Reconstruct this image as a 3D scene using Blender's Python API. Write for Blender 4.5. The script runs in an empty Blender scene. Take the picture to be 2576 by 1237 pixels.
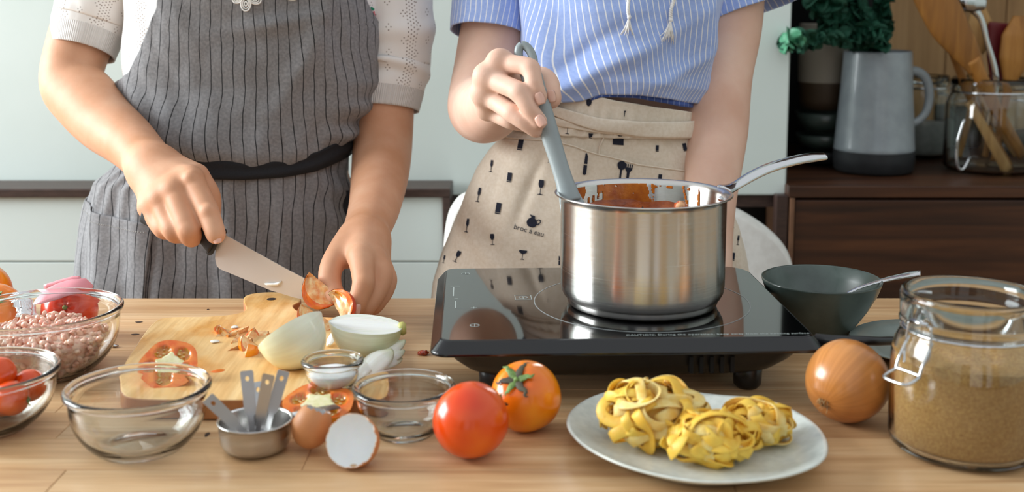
import bpy, bmesh, math, random
import numpy as np
from mathutils import Vector, Matrix, noise as mnoise
from mathutils.bvhtree import BVHTree
random.seed(7); rng = np.random.default_rng(11)
SC = bpy.context.scene
COL = SC.collection
R = math.radians
# ---------------------------------------------------------------- camera, world, light, exposure
CAMZ, T = 1.22, 0.85                      # camera height, table top height
FPX, CX, CY, PITCH = 2880.0, 1288.0, 378.0, R(7.7)
cam = bpy.data.cameras.new('camera'); co = bpy.data.objects.new('camera', cam); COL.objects.link(co)
cam.sensor_width = 36.0; cam.lens = FPX / 2576 * 36; cam.shift_y = -(618.5 - CY) / 2576
co.location = (0, 0, CAMZ); co.rotation_euler = (R(90) - PITCH, 0, 0)
cam.dof.use_dof = True; cam.dof.focus_distance = 1.27; cam.dof.aperture_fstop = 5.6
cam.clip_start = 0.05; SC.camera = co
SC.view_settings.view_transform = 'Standard'; SC.view_settings.look = 'None'
SC.view_settings.gamma = 1.0; SC.view_settings.use_curve_mapping = False
SC.view_settings.exposure = 0.36
w = bpy.data.worlds.new('room_daylight'); SC.world = w; w.use_nodes = True
w.node_tree.nodes['Background'].inputs[0].default_value = (0.93, 0.97, 1.0, 1)
w.node_tree.nodes['Background'].inputs[1].default_value = 0.68
def area(name, loc, target, sx, sy, power, color):
    l = bpy.data.lights.new(name, 'AREA'); l.shape = 'RECTANGLE'; l.size = sx; l.size_y = sy
    l.energy = power; l.color = color
    o = bpy.data.objects.new(name, l); COL.objects.link(o); o.location = loc
    o.rotation_euler = (Vector(target) - Vector(loc)).to_track_quat('-Z', 'Y').to_euler()
    return o
area('window_light', (-3.0, 1.5, 1.85), (0.1, 1.25, 0.95), 1.75, 1.4, 148, (0.93, 0.98, 1.0))
# ---------------------------------------------------------------- pixel -> place
COSP, SINP = math.cos(PITCH), math.sin(PITCH)
def ray(u, v):
    X = (u - CX) / FPX; d = (v - CY) / FPX
    return Vector((X, COSP - d * SINP, -SINP - d * COSP))
def P(u, v, y):
    r = ray(u, v); k = y / r.y
    return Vector((r.x * k, y, CAMZ + r.z * k))
def G(u, v, z):
    r = ray(u, v); k = (z - CAMZ) / r.z
    return Vector((r.x * k, r.y * k, z))
def S(y, v=450):                           # metres per pixel at distance y
    r = ray(CX, v); return (y / r.y) / FPX
# ---------------------------------------------------------------- helpers
def srgb(h):
    if isinstance(h, str):
        h = h.lstrip('#'); c = [int(h[i:i+2], 16) / 255 for i in (0, 2, 4)]
    else:
        c = [x / 255 for x in h]
    return tuple((x / 12.92 if x <= 0.04045 else ((x + 0.055) / 1.055) ** 2.4) for x in c) + (1.0,)
MATS = {}
def nt(name):
    m = bpy.data.materials.new(name); m.use_nodes = True
    t = m.node_tree; b = t.nodes['Principled BSDF']; MATS[name] = m
    return m, t, b
def N(t, typ, **kw):
    n = t.nodes.new(typ)
    for k, v in kw.items():
        if k.startswith('i_'):
            n.inputs[k[2:].replace('_', ' ')].default_value = v
        else: setattr(n, k, v)
    return n
def L(t, a, b): t.links.new(a, b)
def tex_noise(t, scale, detail=4, rough=0.55, coord='Object', stretch=None, dist=0.0):
    tc = N(t, 'ShaderNodeTexCoord'); n = N(t, 'ShaderNodeTexNoise'); n.inputs['Scale'].default_value = scale
    n.inputs['Detail'].default_value = detail; n.inputs['Roughness'].default_value = rough; n.inputs['Distortion'].default_value = dist
    src = tc.outputs[coord]
    if stretch:
        mp = N(t, 'ShaderNodeMapping'); mp.inputs['Scale'].default_value = stretch; L(t, src, mp.inputs['Vector']); src = mp.outputs[0]
    L(t, src, n.inputs['Vector']); return n
def ramp(t, src, stops):
    r = N(t, 'ShaderNodeValToRGB'); e = r.color_ramp.elements
    while len(e) < len(stops): e.new(0.5)
    for el, (p, c) in zip(e, stops): el.position = p; el.color = c
    L(t, src, r.inputs[0]); return r
def add_bump(t, b, src, strength, dist=0.001, prev=None):
    n = N(t, 'ShaderNodeBump'); n.inputs['Strength'].default_value = strength; n.inputs['Distance'].default_value = dist
    L(t, src, n.inputs['Height'])
    if prev: L(t, prev.outputs[0], n.inputs['Normal'])
    L(t, n.outputs[0], b.inputs['Normal']); return n
def pm(name, c1, c2=None, rough=0.5, metal=0.0, spec=0.5, scale=20, stops=(0.35, 0.65), stretch=None, bump=None, sss=0, sssr=(0.01, 0.004, 0.002), coat=0, sheen=0, detail=4, dist=0.0):
    if name in MATS: return MATS[name]
    m, t, b = nt(name)
    b.inputs['Base Color'].default_value = srgb(c1)
    if c2:
        n = tex_noise(t, scale, detail, 0.55, stretch=stretch, dist=dist)
        r = ramp(t, n.outputs[0], [(stops[0], srgb(c1)), (stops[1], srgb(c2))]); L(t, r.outputs[0], b.inputs['Base Color'])
    b.inputs['Roughness'].default_value = rough; b.inputs['Metallic'].default_value = metal
    b.inputs['Specular IOR Level'].default_value = spec
    if sss:
        b.inputs['Subsurface Weight'].default_value = sss; b.inputs['Subsurface Radius'].default_value = sssr; b.inputs['Subsurface Scale'].default_value = 1.0
    if coat: b.inputs['Coat Weight'].default_value = coat; b.inputs['Coat Roughness'].default_value = 0.08
    if sheen: b.inputs['Sheen Weight'].default_value = sheen; b.inputs['Sheen Roughness'].default_value = 0.5
    if bump:
        n = tex_noise(t, bump[0], 6, 0.6, stretch=bump[3] if len(bump) > 3 else None); add_bump(t, b, n.outputs[0], bump[1], bump[2] if len(bump) > 2 else 0.001)
    return m
def tag(o, label=None, cat=None, group=None, kind=None):
    if label: o['label'] = label
    if cat: o['category'] = cat
    if group: o['group'] = group
    if kind: o['kind'] = kind
    return o
def empty(name, loc=(0, 0, 0), label=None, cat=None, group=None, rz=0, kind=None):
    o = bpy.data.objects.new(name, None); COL.objects.link(o); o.location = loc; o.rotation_euler = (0, 0, rz)
    o.empty_display_size = 0.02
    return tag(o, label, cat, group, kind)
def mk(name, verts, faces, mat, parent=None, smooth=True, uv=None, local=False):
    """verts in world space unless local; object origin follows the parent"""
    me = bpy.data.meshes.new(name); V = np.asarray([tuple(v) for v in verts], dtype=float) if not isinstance(verts, np.ndarray) else verts
    o = bpy.data.objects.new(name, me); COL.objects.link(o)
    if parent is not None:
        o.parent = parent
        if not local:
            M = np.array(world_of(parent).inverted()); V = V @ M[:3, :3].T + M[:3, 3]
    elif not local:
        c = V.mean(0); c[2] = V[:, 2].min(); V = V - c; o.location = c
    me.from_pydata(V.tolist(), [], [tuple(f) for f in faces]) if not isinstance(faces, np.ndarray) else fast_mesh(me, V, faces)
    if mat: me.materials.append(mat)
    if uv is not None:
        l = me.uv_layers.new(name='uv'); idx = np.zeros(len(me.loops), dtype=np.int32); me.loops.foreach_get('vertex_index', idx)
        l.data.foreach_set('uv', np.asarray(uv, dtype=np.float32)[idx].ravel())
    if smooth: me.polygons.foreach_set('use_smooth', [True] * len(me.polygons))
    me.update(); return o
def fast_mesh(me, V, F):
    me.vertices.add(len(V)); me.vertices.foreach_set('co', V.astype(np.float32).ravel())
    k = F.shape[1]; me.loops.add(F.size); me.loops.foreach_set('vertex_index', F.astype(np.int32).ravel())
    me.polygons.add(len(F)); me.polygons.foreach_set('loop_start', np.arange(0, F.size, k, dtype=np.int32)); me.polygons.foreach_set('loop_total', np.full(len(F), k, dtype=np.int32))
    me.update(calc_edges=True); me.validate()
def world_of(o):
    M = Matrix.LocRotScale(o.location, o.rotation_euler, o.scale)
    return world_of(o.parent) @ M if o.parent else M
def join_geo(parts):
    V, F, n = [], [], 0
    for v, f in parts:
        V += [tuple(x) for x in v]; F += [tuple(i + n for i in q) for q in f]; n += len(v)
    return V, F
def grid_faces(nr, nc, wrap):
    F = []
    for i in range(nr - 1):
        for j in range(nc if wrap else nc - 1):
            k = (j + 1) % nc
            F.append((i * nc + j, i * nc + k, (i + 1) * nc + k, (i + 1) * nc + j))
    return F
def loft(rings, wrap=True, cap=(True, True)):
    nc = len(rings[0]); V = [tuple(p) for r in rings for p in r]; F = grid_faces(len(rings), nc, wrap)
    if wrap and cap[0]: F.append(tuple(reversed(range(nc))))
    if wrap and cap[1]: F.append(tuple(range((len(rings) - 1) * nc, len(rings) * nc)))
    return V, F
def lathe(profile, seg=48, c=(0, 0, 0), axis=None, cap=(False, False)):
    c = Vector(c); M = Matrix.Identity(3) if axis is None else Vector((0, 0, 1)).rotation_difference(Vector(axis)).to_matrix()
    rings = []
    for r, z in profile:
        rings.append([tuple(c + M @ Vector((max(r, 1e-5) * math.cos(2 * math.pi * k / seg), max(r, 1e-5) * math.sin(2 * math.pi * k / seg), z))) for k in range(seg)])
    V, F = loft(rings, True, cap)
    return V, [tuple(reversed(f)) for f in F] if profile[-1][1] < profile[0][1] else F
def cr(pts, n):
    """Catmull-Rom through points (any dimension), n samples"""
    p = np.asarray(pts, float); 
    if len(p) == 2: return np.linspace(p[0], p[1], n)
    q = np.vstack([2 * p[0] - p[1], p, 2 * p[-1] - p[-2]]); out = []
    for s in np.linspace(0, len(p) - 1 - 1e-9, n):
        i = int(s); t = s - i; a, b, c, d = q[i:i+4]
        out.append(0.5 * ((2 * b) + (c - a) * t + (2 * a - 5 * b + 4 * c - d) * t * t + (-a + 3 * b - 3 * c + d) * t ** 3))
    return np.array(out)
def cr_closed(pts, n):
    p = np.asarray(pts, float); m = len(p); out = []
    for s in np.linspace(0, m, n, endpoint=False):
        i = int(s); t = s - i; a, b, c, d = p[(i - 1) % m], p[i % m], p[(i + 1) % m], p[(i + 2) % m]
        out.append(0.5 * ((2 * b) + (c - a) * t + (2 * a - 5 * b + 4 * c - d) * t * t + (-a + 3 * b - 3 * c + d) * t ** 3))
    return np.array(out)
def tube(pts, rad, seg=10, flat=None, cap=True, up=None, n=None, prof=None):
    """sweep; rad scalar/list; flat=(a,b) scales the section axes; up fixes section orientation"""
    p = np.asarray([tuple(q) for q in pts], float)
    rr = np.asarray(rad, float) * np.ones(len(p))
    if n:
        t0 = np.linspace(0, 1, len(p)); p = cr(p, n); rr = np.interp(np.linspace(0, 1, n), t0, rr)
    rings = []; nrm = None
    fa, fb = flat or (1, 1)
    for i in range(len(p)):
        d = Vector(p[min(i + 1, len(p) - 1)] - p[max(i - 1, 0)]).normalized()
        if up is not None:
            s = d.cross(Vector(up)).normalized(); nrm = s.cross(d).normalized()
        else:
            if nrm is None:
                nrm = d.cross(Vector((0, 0, 1)) if abs(d.z) < 0.9 else Vector((1, 0, 0))).normalized()
            nrm = (nrm - d * nrm.dot(d)).normalized(); s = d.cross(nrm)
        c = Vector(p[i])
        if prof: rings.append([tuple(c + s * (x * rr[i]) + nrm * (z * rr[i])) for x, z in prof])
        else: rings.append([tuple(c + s * (math.cos(a) * rr[i] * fa) + nrm * (math.sin(a) * rr[i] * fb)) for a in np.linspace(0, 2 * math.pi, seg, endpoint=False)])
    V, F = loft(rings, True, (cap, cap)); return V, [tuple(reversed(f)) for f in F]
def gfr(nr, nc, wrap=False): return [tuple(reversed(f)) for f in grid_faces(nr, nc, wrap)]
def box(x0, x1, y0, y1, z0, z1):
    V = [(x, y, z) for x in (x0, x1) for y in (y0, y1) for z in (z0, z1)]
    return V, [(0, 1, 3, 2), (4, 6, 7, 5), (0, 4, 5, 1), (2, 3, 7, 6), (0, 2, 6, 4), (1, 5, 7, 3)]
def bev(o, w=0.002, seg=2, angle=40):
    m = o.modifiers.new('bevel', 'BEVEL'); m.width = w; m.segments = seg; m.limit_method = 'ANGLE'; m.angle_limit = R(angle); return o
def solid(o, th, off=-1):
    m = o.modifiers.new('solid', 'SOLIDIFY'); m.thickness = th; m.offset = off; return o
def ell(c, r, sub=3, M=None, fn=None):
    bm = bmesh.new(); bmesh.ops.create_icosphere(bm, subdivisions=sub, radius=1.0)
    V = []
    for v in bm.verts:
        q = Vector(v.co)
        if fn: q = fn(q)
        q = Vector((q.x * r[0], q.y * r[1], q.z * r[2]))
        if M is not None: q = M @ q
        V.append(tuple(q + Vector(c)))
    F = [tuple(v.index for v in f.verts) for f in bm.faces]; bm.free(); return V, F
def rrect(w, d, r, n=8, r2=None):
    """rounded rectangle outline centred, r corner radius; r2 radius for the back right corner"""
    out = []
    for (sx, sy, a0) in ((1, -1, -90), (1, 1, 0), (-1, 1, 90), (-1, -1, 180)):
        q = r2 if (r2 and sx == 1 and sy == 1) else r
        for k in range(n + 1):
            a = R(a0 + 90 * k / n); out.append((sx * (w / 2 - q) + q * math.cos(a), sy * (d / 2 - q) + q * math.sin(a)))
    return out
def prism(outline, z0, z1, bevel=0.0):
    """closed 2D outline (ccw) -> rings with rounded edges"""
    o = np.asarray(outline, float); nxt = np.roll(o, -1, 0); prv = np.roll(o, 1, 0); d = nxt - prv
    nrm = np.stack([d[:, 1], -d[:, 0]], 1); nrm /= np.linalg.norm(nrm, axis=1)[:, None] + 1e-12
    def ring(off, z): q = o - nrm * off; return [(x, y, z) for x, y in q]
    if bevel <= 0: return loft([ring(0, z0), ring(0, z1)])
    rs = [ring(bevel, z0), ring(bevel * .3, z0 + bevel * .3), ring(0, z0 + bevel), ring(0, z1 - bevel), ring(bevel * .3, z1 - bevel * .3), ring(bevel, z1)]
    return loft(rs)
def copy_tree(o, parent=None):
    c = o.copy(); COL.objects.link(c); c.parent = parent
    for ch in [x for x in COL.objects if x.parent == o]: copy_tree(ch, c)
    return c
def fbm(V, scale, octv=3, seed=0.0):
    out = np.zeros(len(V))
    for i, v in enumerate(V):
        q = Vector((v[0] * scale + seed, v[1] * scale, v[2] * scale)); out[i] = mnoise.fractal(q, 0.9, 2.1, octv)
    return out
# ---------------------------------------------------------------- smooth-union body mesher
def cap_d(X, Y, Z, a, b, ra, rb):
    ba = b - a; L2 = float(ba @ ba) + 1e-12
    px, py, pz = X - a[0], Y - a[1], Z - a[2]
    h = np.clip((px * ba[0] + py * ba[1] + pz * ba[2]) / L2, 0, 1)
    return np.sqrt((px - ba[0] * h) ** 2 + (py - ba[1] * h) ** 2 + (pz - ba[2] * h) ** 2) - (ra + (rb - ra) * h)
def ell_d(X, Y, Z, c, r, M):
    px, py, pz = X - c[0], Y - c[1], Z - c[2]
    if M is not None:
        A = np.array(M).T; px, py, pz = (A[0, 0] * px + A[0, 1] * py + A[0, 2] * pz, A[1, 0] * px + A[1, 1] * py + A[1, 2] * pz, A[2, 0] * px + A[2, 1] * py + A[2, 2] * pz)
    k0 = np.sqrt((px / r[0]) ** 2 + (py / r[1]) ** 2 + (pz / r[2]) ** 2); k1 = np.sqrt((px / r[0] ** 2) ** 2 + (py / r[1] ** 2) ** 2 + (pz / r[2] ** 2) ** 2) + 1e-9
    return k0 * (k0 - 1) / k1
def smin(a, b, k):
    h = np.maximum(k - np.abs(a - b), 0) / k
    return np.minimum(a, b) - h * h * k * 0.25
BIG = 0.03
def prim_box(p):
    if p[0] == 'cap':
        _, a, b, ra, rb = p[:5]; m = max(ra, rb); return np.minimum(a, b) - m, np.maximum(a, b) + m
    _, c, r, M = p[:4]; m = max(r); return np.asarray(c) - m, np.asarray(c) + m
def sdf_mesh(groups, vox):
    """groups: list of (k_join, k_inner, [prims]); returns verts, quad faces"""
    bx = [prim_box(p) for g in groups for p in g[2]]
    lo = np.min([b[0] for b in bx], 0) - 3 * vox; hi = np.max([b[1] for b in bx], 0) + 3 * vox
    n = np.ceil((hi - lo) / vox).astype(int) + 1
    F = np.full(n, BIG, np.float32)
    def sl(a, b):
        i0 = np.maximum(((a - BIG - lo) / vox).astype(int), 0); i1 = np.minimum(((b + BIG - lo) / vox).astype(int) + 2, n)
        return i0, i1
    for kj, ki, prims in groups:
        a = np.min([prim_box(p)[0] for p in prims], 0); b = np.max([prim_box(p)[1] for p in prims], 0)
        g0, g1 = sl(a, b); H = np.full(g1 - g0, BIG, np.float32)
        for p in prims:
            a, b = prim_box(p); i0, i1 = sl(a, b)
            X, Y, Z = [(lo[q] + vox * np.arange(i0[q], i1[q])).astype(np.float32) for q in range(3)]
            X = X[:, None, None]; Y = Y[None, :, None]; Z = Z[None, None, :]
            d = cap_d(X, Y, Z, p[1].astype(np.float32), p[2].astype(np.float32), p[3], p[4]) if p[0] == 'cap' else ell_d(X, Y, Z, p[1], p[2], p[3])
            s = tuple(slice(i0[q] - g0[q], i1[q] - g0[q]) for q in range(3))
            H[s] = smin(H[s], d.astype(np.float32), ki)
        s = tuple(slice(g0[q], g1[q]) for q in range(3)); F[s] = smin(F[s], H, kj)
    ins = F < 0
    c = np.zeros(n - 1, np.int8); D = [(i, j, k) for i in (0, 1) for j in (0, 1) for k in (0, 1)]
    for i, j, k in D: c += ins[i:n[0]-1+i, j:n[1]-1+j, k:n[2]-1+k]
    act = np.argwhere((c > 0) & (c < 8)); vid = np.full(n - 1, -1, np.int32); vid[tuple(act.T)] = np.arange(len(act))
    val = {d: F[act[:, 0] + d[0], act[:, 1] + d[1], act[:, 2] + d[2]] for d in D}
    acc = np.zeros((len(act), 3)); cnt = np.zeros(len(act))
    for d in D:
        for ax in range(3):
            if d[ax] == 1: continue
            e = list(d); e[ax] = 1; e = tuple(e); A, B = val[d], val[e]; m = (A < 0) != (B < 0)
            t = np.where(m, A / np.where(m, A - B, 1), 0); q = np.tile(np.array(d, float), (len(act), 1)); q[:, ax] = t
            acc[m] += q[m]; cnt[m] += 1
    V = lo + vox * (act + acc / cnt[:, None]); Q = []
    for ax in range(3):
        s0 = [slice(None)] * 3; s1 = [slice(None)] * 3; s0[ax] = slice(0, -1); s1[ax] = slice(1, None)
        a, b = ins[tuple(s0)], ins[tuple(s1)]; e = np.argwhere(a != b)
        o1, o2 = [(1, 2), (2, 0), (0, 1)][ax]
        e = e[(e[:, o1] > 0) & (e[:, o2] > 0) & (e[:, o1] < n[o1] - 1) & (e[:, o2] < n[o2] - 1)]
        fl = a[tuple(e.T)]
        u1 = np.zeros(3, int); u1[o1] = 1; u2 = np.zeros(3, int); u2[o2] = 1
        q = np.stack([vid[tuple((e - u1 - u2).T)], vid[tuple((e - u2).T)], vid[tuple(e.T)], vid[tuple((e - u1).T)]], 1)
        q[~fl] = q[~fl][:, ::-1]; Q.append(q)
    Q = np.concatenate(Q); Q = Q[(Q >= 0).all(1)]
    for _ in range(2):                       # light smoothing
        s = np.zeros_like(V); k = np.zeros(len(V))
        for i in range(4):
            np.add.at(s, Q[:, i], V[Q[:, (i + 1) % 4]] + V[Q[:, (i + 3) % 4]]); np.add.at(k, Q[:, i], 2)
        V = V * 0.5 + 0.5 * s / k[:, None]
    return V, Q
def J(u, v, y, rpx): p = P(u, v, y); return np.array(p), rpx * S(y, v)
def chainS(js, n):
    """joints resampled along a smooth curve so limbs taper without lumps"""
    a = np.array([list(p) + [r] for p, r in js]); q = cr(a, n)
    return [('cap', q[i][:3], q[i + 1][:3], max(q[i][3], 1e-3), max(q[i + 1][3], 1e-3)) for i in range(n - 1)]
def chain(js, kind='cap'):
    out = []
    for (a, ra), (b, rb) in zip(js[:-1], js[1:]): out.append(('cap', a, b, ra, rb))
    return out
# ================================================================ materials
def m_wood(name, c1, c2, c3, axis='X', rough=0.45, gs=1.0, rnd=0.35, bump=0.15, ring=14.0, coat=0.0):
    """grain runs along axis; per-object tint from Object Info random"""
    m, t, b = nt(name)
    st = {'X': (1.2, 22, 22), 'Y': (22, 1.2, 22), 'Z': (22, 22, 1.2)}[axis]; st = tuple(s * gs for s in st)
    tc = N(t, 'ShaderNodeTexCoord'); oi = N(t, 'ShaderNodeObjectInfo'); add = N(t, 'ShaderNodeVectorMath', operation='ADD')
    mul = N(t, 'ShaderNodeMath', operation='MULTIPLY'); mul.inputs[1].default_value = 37.0
    L(t, oi.outputs['Random'], mul.inputs[0]); L(t, tc.outputs['Object'], add.inputs[0]); L(t, mul.outputs[0], add.inputs[1])
    mp = N(t, 'ShaderNodeMapping'); mp.inputs['Scale'].default_value = st; L(t, add.outputs[0], mp.inputs['Vector'])
    n1 = N(t, 'ShaderNodeTexNoise'); n1.inputs['Scale'].default_value = 3.0; n1.inputs['Detail'].default_value = 8; n1.inputs['Distortion'].default_value = 0.6; L(t, mp.outputs[0], n1.inputs['Vector'])
    n2 = N(t, 'ShaderNodeTexNoise'); n2.inputs['Scale'].default_value = ring; n2.inputs['Detail'].default_value = 3; L(t, mp.outputs[0], n2.inputs['Vector'])
    r1 = ramp(t, n1.outputs[0], [(0.3, srgb(c1)), (0.52, srgb(c2)), (0.75, srgb(c3))])
    r2 = ramp(t, n2.outputs[0], [(0.35, (0.8, 0.74, 0.68, 1)), (0.6, (1, 1, 1, 1))])
    mx = N(t, 'ShaderNodeMix', data_type='RGBA', blend_type='MULTIPLY'); mx.inputs['Factor'].default_value = 0.55
    L(t, r1.outputs[0], mx.inputs['A']); L(t, r2.outputs[0], mx.inputs['B'])
    hs = N(t, 'ShaderNodeHueSaturation'); mr = N(t, 'ShaderNodeMapRange'); mr.inputs['To Min'].default_value = 1 - rnd; mr.inputs['To Max'].default_value = 1 + rnd * 0.5
    L(t, oi.outputs['Random'], mr.inputs['Value']); L(t, mr.outputs[0], hs.inputs['Value']); L(t, mx.outputs['Result'], hs.inputs['Color'])
    L(t, hs.outputs[0], b.inputs['Base Color']); b.inputs['Roughness'].default_value = rough
    if coat: b.inputs['Coat Weight'].default_value = coat
    add_bump(t, b, n2.outputs[0], bump, 0.0006); return m
M_table = m_wood('table_oak', 'bf9368', 'd6ae80', 'e4c49a', 'X', 0.42, rnd=0.12)
M_board = m_wood('board_maple', 'd6a566', 'e8c083', 'f0d09a', 'Z', 0.5, rnd=0.0, gs=0.9)
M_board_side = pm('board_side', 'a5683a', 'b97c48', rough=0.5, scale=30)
M_walnut = m_wood('walnut_veneer', '2a160b', '472815', '613a20', 'X', 0.42, rnd=0.05, gs=0.6, ring=8)
M_walnut_v = m_wood('walnut_veneer_upright', '1e130d', '33211a', '45301f', 'Z', 0.45, rnd=0.05, gs=0.6, ring=8)
M_frame = pm('dark_frame', '33241f', '45322b', rough=0.45, scale=40, stretch=(1, 8, 8))
M_white = pm('white_paint', 'cbd6d1', 'd2dcd8', rough=0.45, scale=3)
M_white2 = pm('white_lacquer', 'd3dedc', rough=0.3)
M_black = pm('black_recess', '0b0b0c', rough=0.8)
M_birch = m_wood('birch_panel', '9a7448', 'b58c5c', 'c69f70', 'Z', 0.55, rnd=0.05, gs=0.5, ring=6)
M_steel = None
# ================================================================ room shell
def struct(name, geo, mat, parent=None, smooth=False):
    o = mk(name, *geo, mat, parent, smooth)
    if parent is None: o['kind'] = 'structure'
    return o
struct('floor', box(-3.2, 3.2, -3.0, 3.0, -0.05, 0), pm('floor_oak', '8a6a4a', '9b7a58', rough=0.5, scale=8, stretch=(1, 9, 1)))
struct('wall_back', box(-3.2, 3.2, 2.80, 2.90, 0, 2.7), M_white)
# left wall with a window opening
wl = empty('wall_left', (-3.1, 0, 0), kind='structure')
for g in (box(-3.2, -3.1, -3, 0.6, 0, 2.7), box(-3.2, -3.1, 2.45, 3, 0, 2.7), box(-3.2, -3.1, 0.6, 2.45, 0, 1.1), box(-3.2, -3.1, 0.6, 2.45, 2.6, 2.7)):
    struct('wall_section', g, M_white, wl)
wf = empty('window_1', (-3.12, 1.5, 1.1), kind='structure')
for g in (box(-3.16, -3.08, 0.6, 0.66, 1.1, 2.6), box(-3.16, -3.08, 2.39, 2.45, 1.1, 2.6), box(-3.16, -3.08, 1.49, 1.55, 1.16, 2.54), box(-3.16, -3.08, 0.66, 2.39, 1.1, 1.16), box(-3.16, -3.08, 0.66, 2.39, 2.54, 2.6)):
    struct('window_frame', g, M_white2, wf)
struct('wall_right', box(3.1, 3.2, -3, 3, 0, 2.7), M_white)
wr = empty('rear_reflection_bands', (0, -2.95, 0), kind='structure')  # unseen panels in contrasting tones, added to make bands in the saucepan's reflection
for i, (a, b_, mt) in enumerate(((-3.1, -1.9, M_white), (-1.9, -0.9, M_black), (0.35, 0.75, M_walnut_v), (1.3, 2.1, M_birch), (2.1, 3.1, M_white))):
    struct('wall_section', box(a, b_, -3.0, -2.9, 0, 2.3), mt, wr)
# ================================================================ white units and dark frames behind the cooks
zP1 = P(1500, 491, 2.15).z
xs1 = P(1983, 300, 2.15).x
cab = empty('tall_cabinet', (-0.6, 2.25, 0), 'tall flat white cabinet front filling the wall behind both cooks', 'cabinet')
bev(mk('door', *box(-2.6, xs1, 2.15, 2.19, zP1, 2.4), M_white, cab, False), 0.003)
mk('bottom_rail', *box(P(1120, 500, 2.16).x, xs1, 2.16, 2.20, P(1500, 520, 2.16).z, zP1 - 0.001), M_frame, cab, False)
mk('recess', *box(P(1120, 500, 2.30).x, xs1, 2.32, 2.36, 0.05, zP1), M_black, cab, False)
bev(mk('post', *box(P(1953, 500, 2.125).x, P(1984, 500, 2.125).x, 2.125, 2.149, 0, P(1500, 492, 2.12).z), M_frame, cab, False), 0.002)
# framed low unit (left)
y0 = 2.04
lc = empty('low_cabinet', (-0.6, 2.1, 0), 'low white cabinet with a dark brown frame behind the striped apron', 'cabinet')
zt = P(500, 475, y0).z; zb = P(500, 497, y0).z; xr = P(1133, 480, y0).x; xi = P(1113, 480, y0).x
bev(mk('top_rail', *box(-2.4, xr, y0, y0 + 0.10, zb, zt), M_frame, lc, False), 0.002)
bev(mk('side_post', *box(xi, xr, y0, y0 + 0.10, 0.0, zb), M_frame, lc, False), 0.002)
zs = P(100, 662, y0).z
bev(mk('panel', *box(-2.4, xi, y0 + 0.012, y0 + 0.03, zs + 0.0015, zb - .001), M_white2, lc, False), 0.001)
bev(mk('panel', *box(-2.4, xi, y0 + 0.012, y0 + 0.03, 0.05, zs - 0.0015), M_white2, lc, False), 0.001)
mk('panel_strip', *box(-2.4, xi, y0 + 0.02, y0 + 0.03, zs - 0.0015, zs + 0.0015), pm('seam', 'c9c2a8', rough=.6), lc, False)
# ================================================================ walnut sideboard on the right
yf = 2.12
xL = P(1990, 470, yf).x; zc = P(2200, 468, yf).z; XR = 1.45
sb = empty('sideboard', (0.95, 2.4, 0), 'dark walnut sideboard carrying the pitcher and utensil jars', 'sideboard')
bev(mk('worktop', *box(xL - 0.004, XR, yf, 2.74, zc - 0.022, zc), M_walnut, sb, False), 0.0015)
bev(mk('drawer', *box(xL + 0.010, XR, yf + 0.004, yf + 0.024, 0.55, zc - 0.028), M_walnut, sb, False), 0.0015)
bev(mk('door', *box(xL + 0.010, XR, yf + 0.004, yf + 0.024, 0.06, 0.545), M_walnut, sb, False), 0.0015)
bev(mk('side_panel', *box(xL, xL + 0.0085, yf + 0.001, 2.74, 0, zc - 0.023), pm('walnut_edge', '6a4a35', '7a573f', rough=.5, scale=30), sb, False), 0.001)
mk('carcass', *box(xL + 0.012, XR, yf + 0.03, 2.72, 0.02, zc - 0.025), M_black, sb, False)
# open shelf unit standing on it, side panel and back boards
hs_ = empty('shelf_unit', (0.75, 2.5, zc), 'dark walnut open shelf unit holding stacked dark dishes', 'shelf')
xs = xL + 0.002
bev(mk('side_panel', *box(xs, xs + 0.012, 2.32, 2.74, zc + 0.0005, 1.75), M_walnut_v, hs_, False), 0.001)
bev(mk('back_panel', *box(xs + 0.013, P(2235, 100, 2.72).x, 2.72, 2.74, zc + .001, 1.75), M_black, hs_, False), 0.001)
zsh = P(2050, 400, 2.12).z
bev(mk('divider', *box(P(2112, 200, 2.5).x, P(2112, 200, 2.5).x + 0.012, 2.46, 2.71, zc + .001, 1.75), M_walnut_v, hs_, False), 0.001)
bk = empty('splashback', (1.2, 2.74, zc), 'light birch board panel standing behind the utensil jars', 'panel')
bx0 = P(2235, 100, 2.74).x
for i in range(7):
    bev(mk('board', *box(bx0 + i * 0.14, bx0 + i * 0.14 + 0.138, 2.742, 2.76, zc + 0.001, 1.75), M_birch, bk, False), 0.001)
wc = empty('shelf_shade_box', (0.95, 2.4, 1.76), 'unseen walnut box added above the utensil jars to shade the shelf', 'cabinet')  # out of frame, added to keep overhead light off the shelf
bev(mk('body', *box(xs, XR + 0.5, 2.2, 2.78, 1.76, 2.3), M_walnut, wc, False), 0.002)
# ================================================================ kitchen table
tb = empty('kitchen_table', (0, 1.0, 0), 'light oak butcher block kitchen table under all the food', 'table')
ys = [0.60, 0.665, 0.732, 0.798, 0.860, 0.925, 0.985, 1.045, 1.105, 1.166, 1.232, 1.300, 1.376]
rr_ = random.Random(5)
for i in range(len(ys) - 1):
    x = -1.25 - rr_.random() * 0.3
    while x < 1.25:
        ln = rr_.choice((0.24, 0.33, 0.42, 0.52)); x1 = min(x + ln, 1.3)
        a = max(x, -1.3)
        if x1 - a > 0.02:
            zz = T - rr_.random() * 0.0002
            o = mk('plank', *box(a + 0.0002, x1 - 0.0002, ys[i] + 0.0002, ys[i + 1] - 0.0002, T - 0.03, zz), M_table, tb, False)
            bev(o, 0.0005, 1)
        x += ln
bev(mk('apron_rail', *box(-1.2, 1.2, 0.66, 0.68, T - 0.11, T - 0.031), M_table, tb, False), .002)
bev(mk('apron_rail', *box(-1.2, 1.2, 1.30, 1.32, T - 0.11, T - 0.031), M_table, tb, False), .002)
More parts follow.
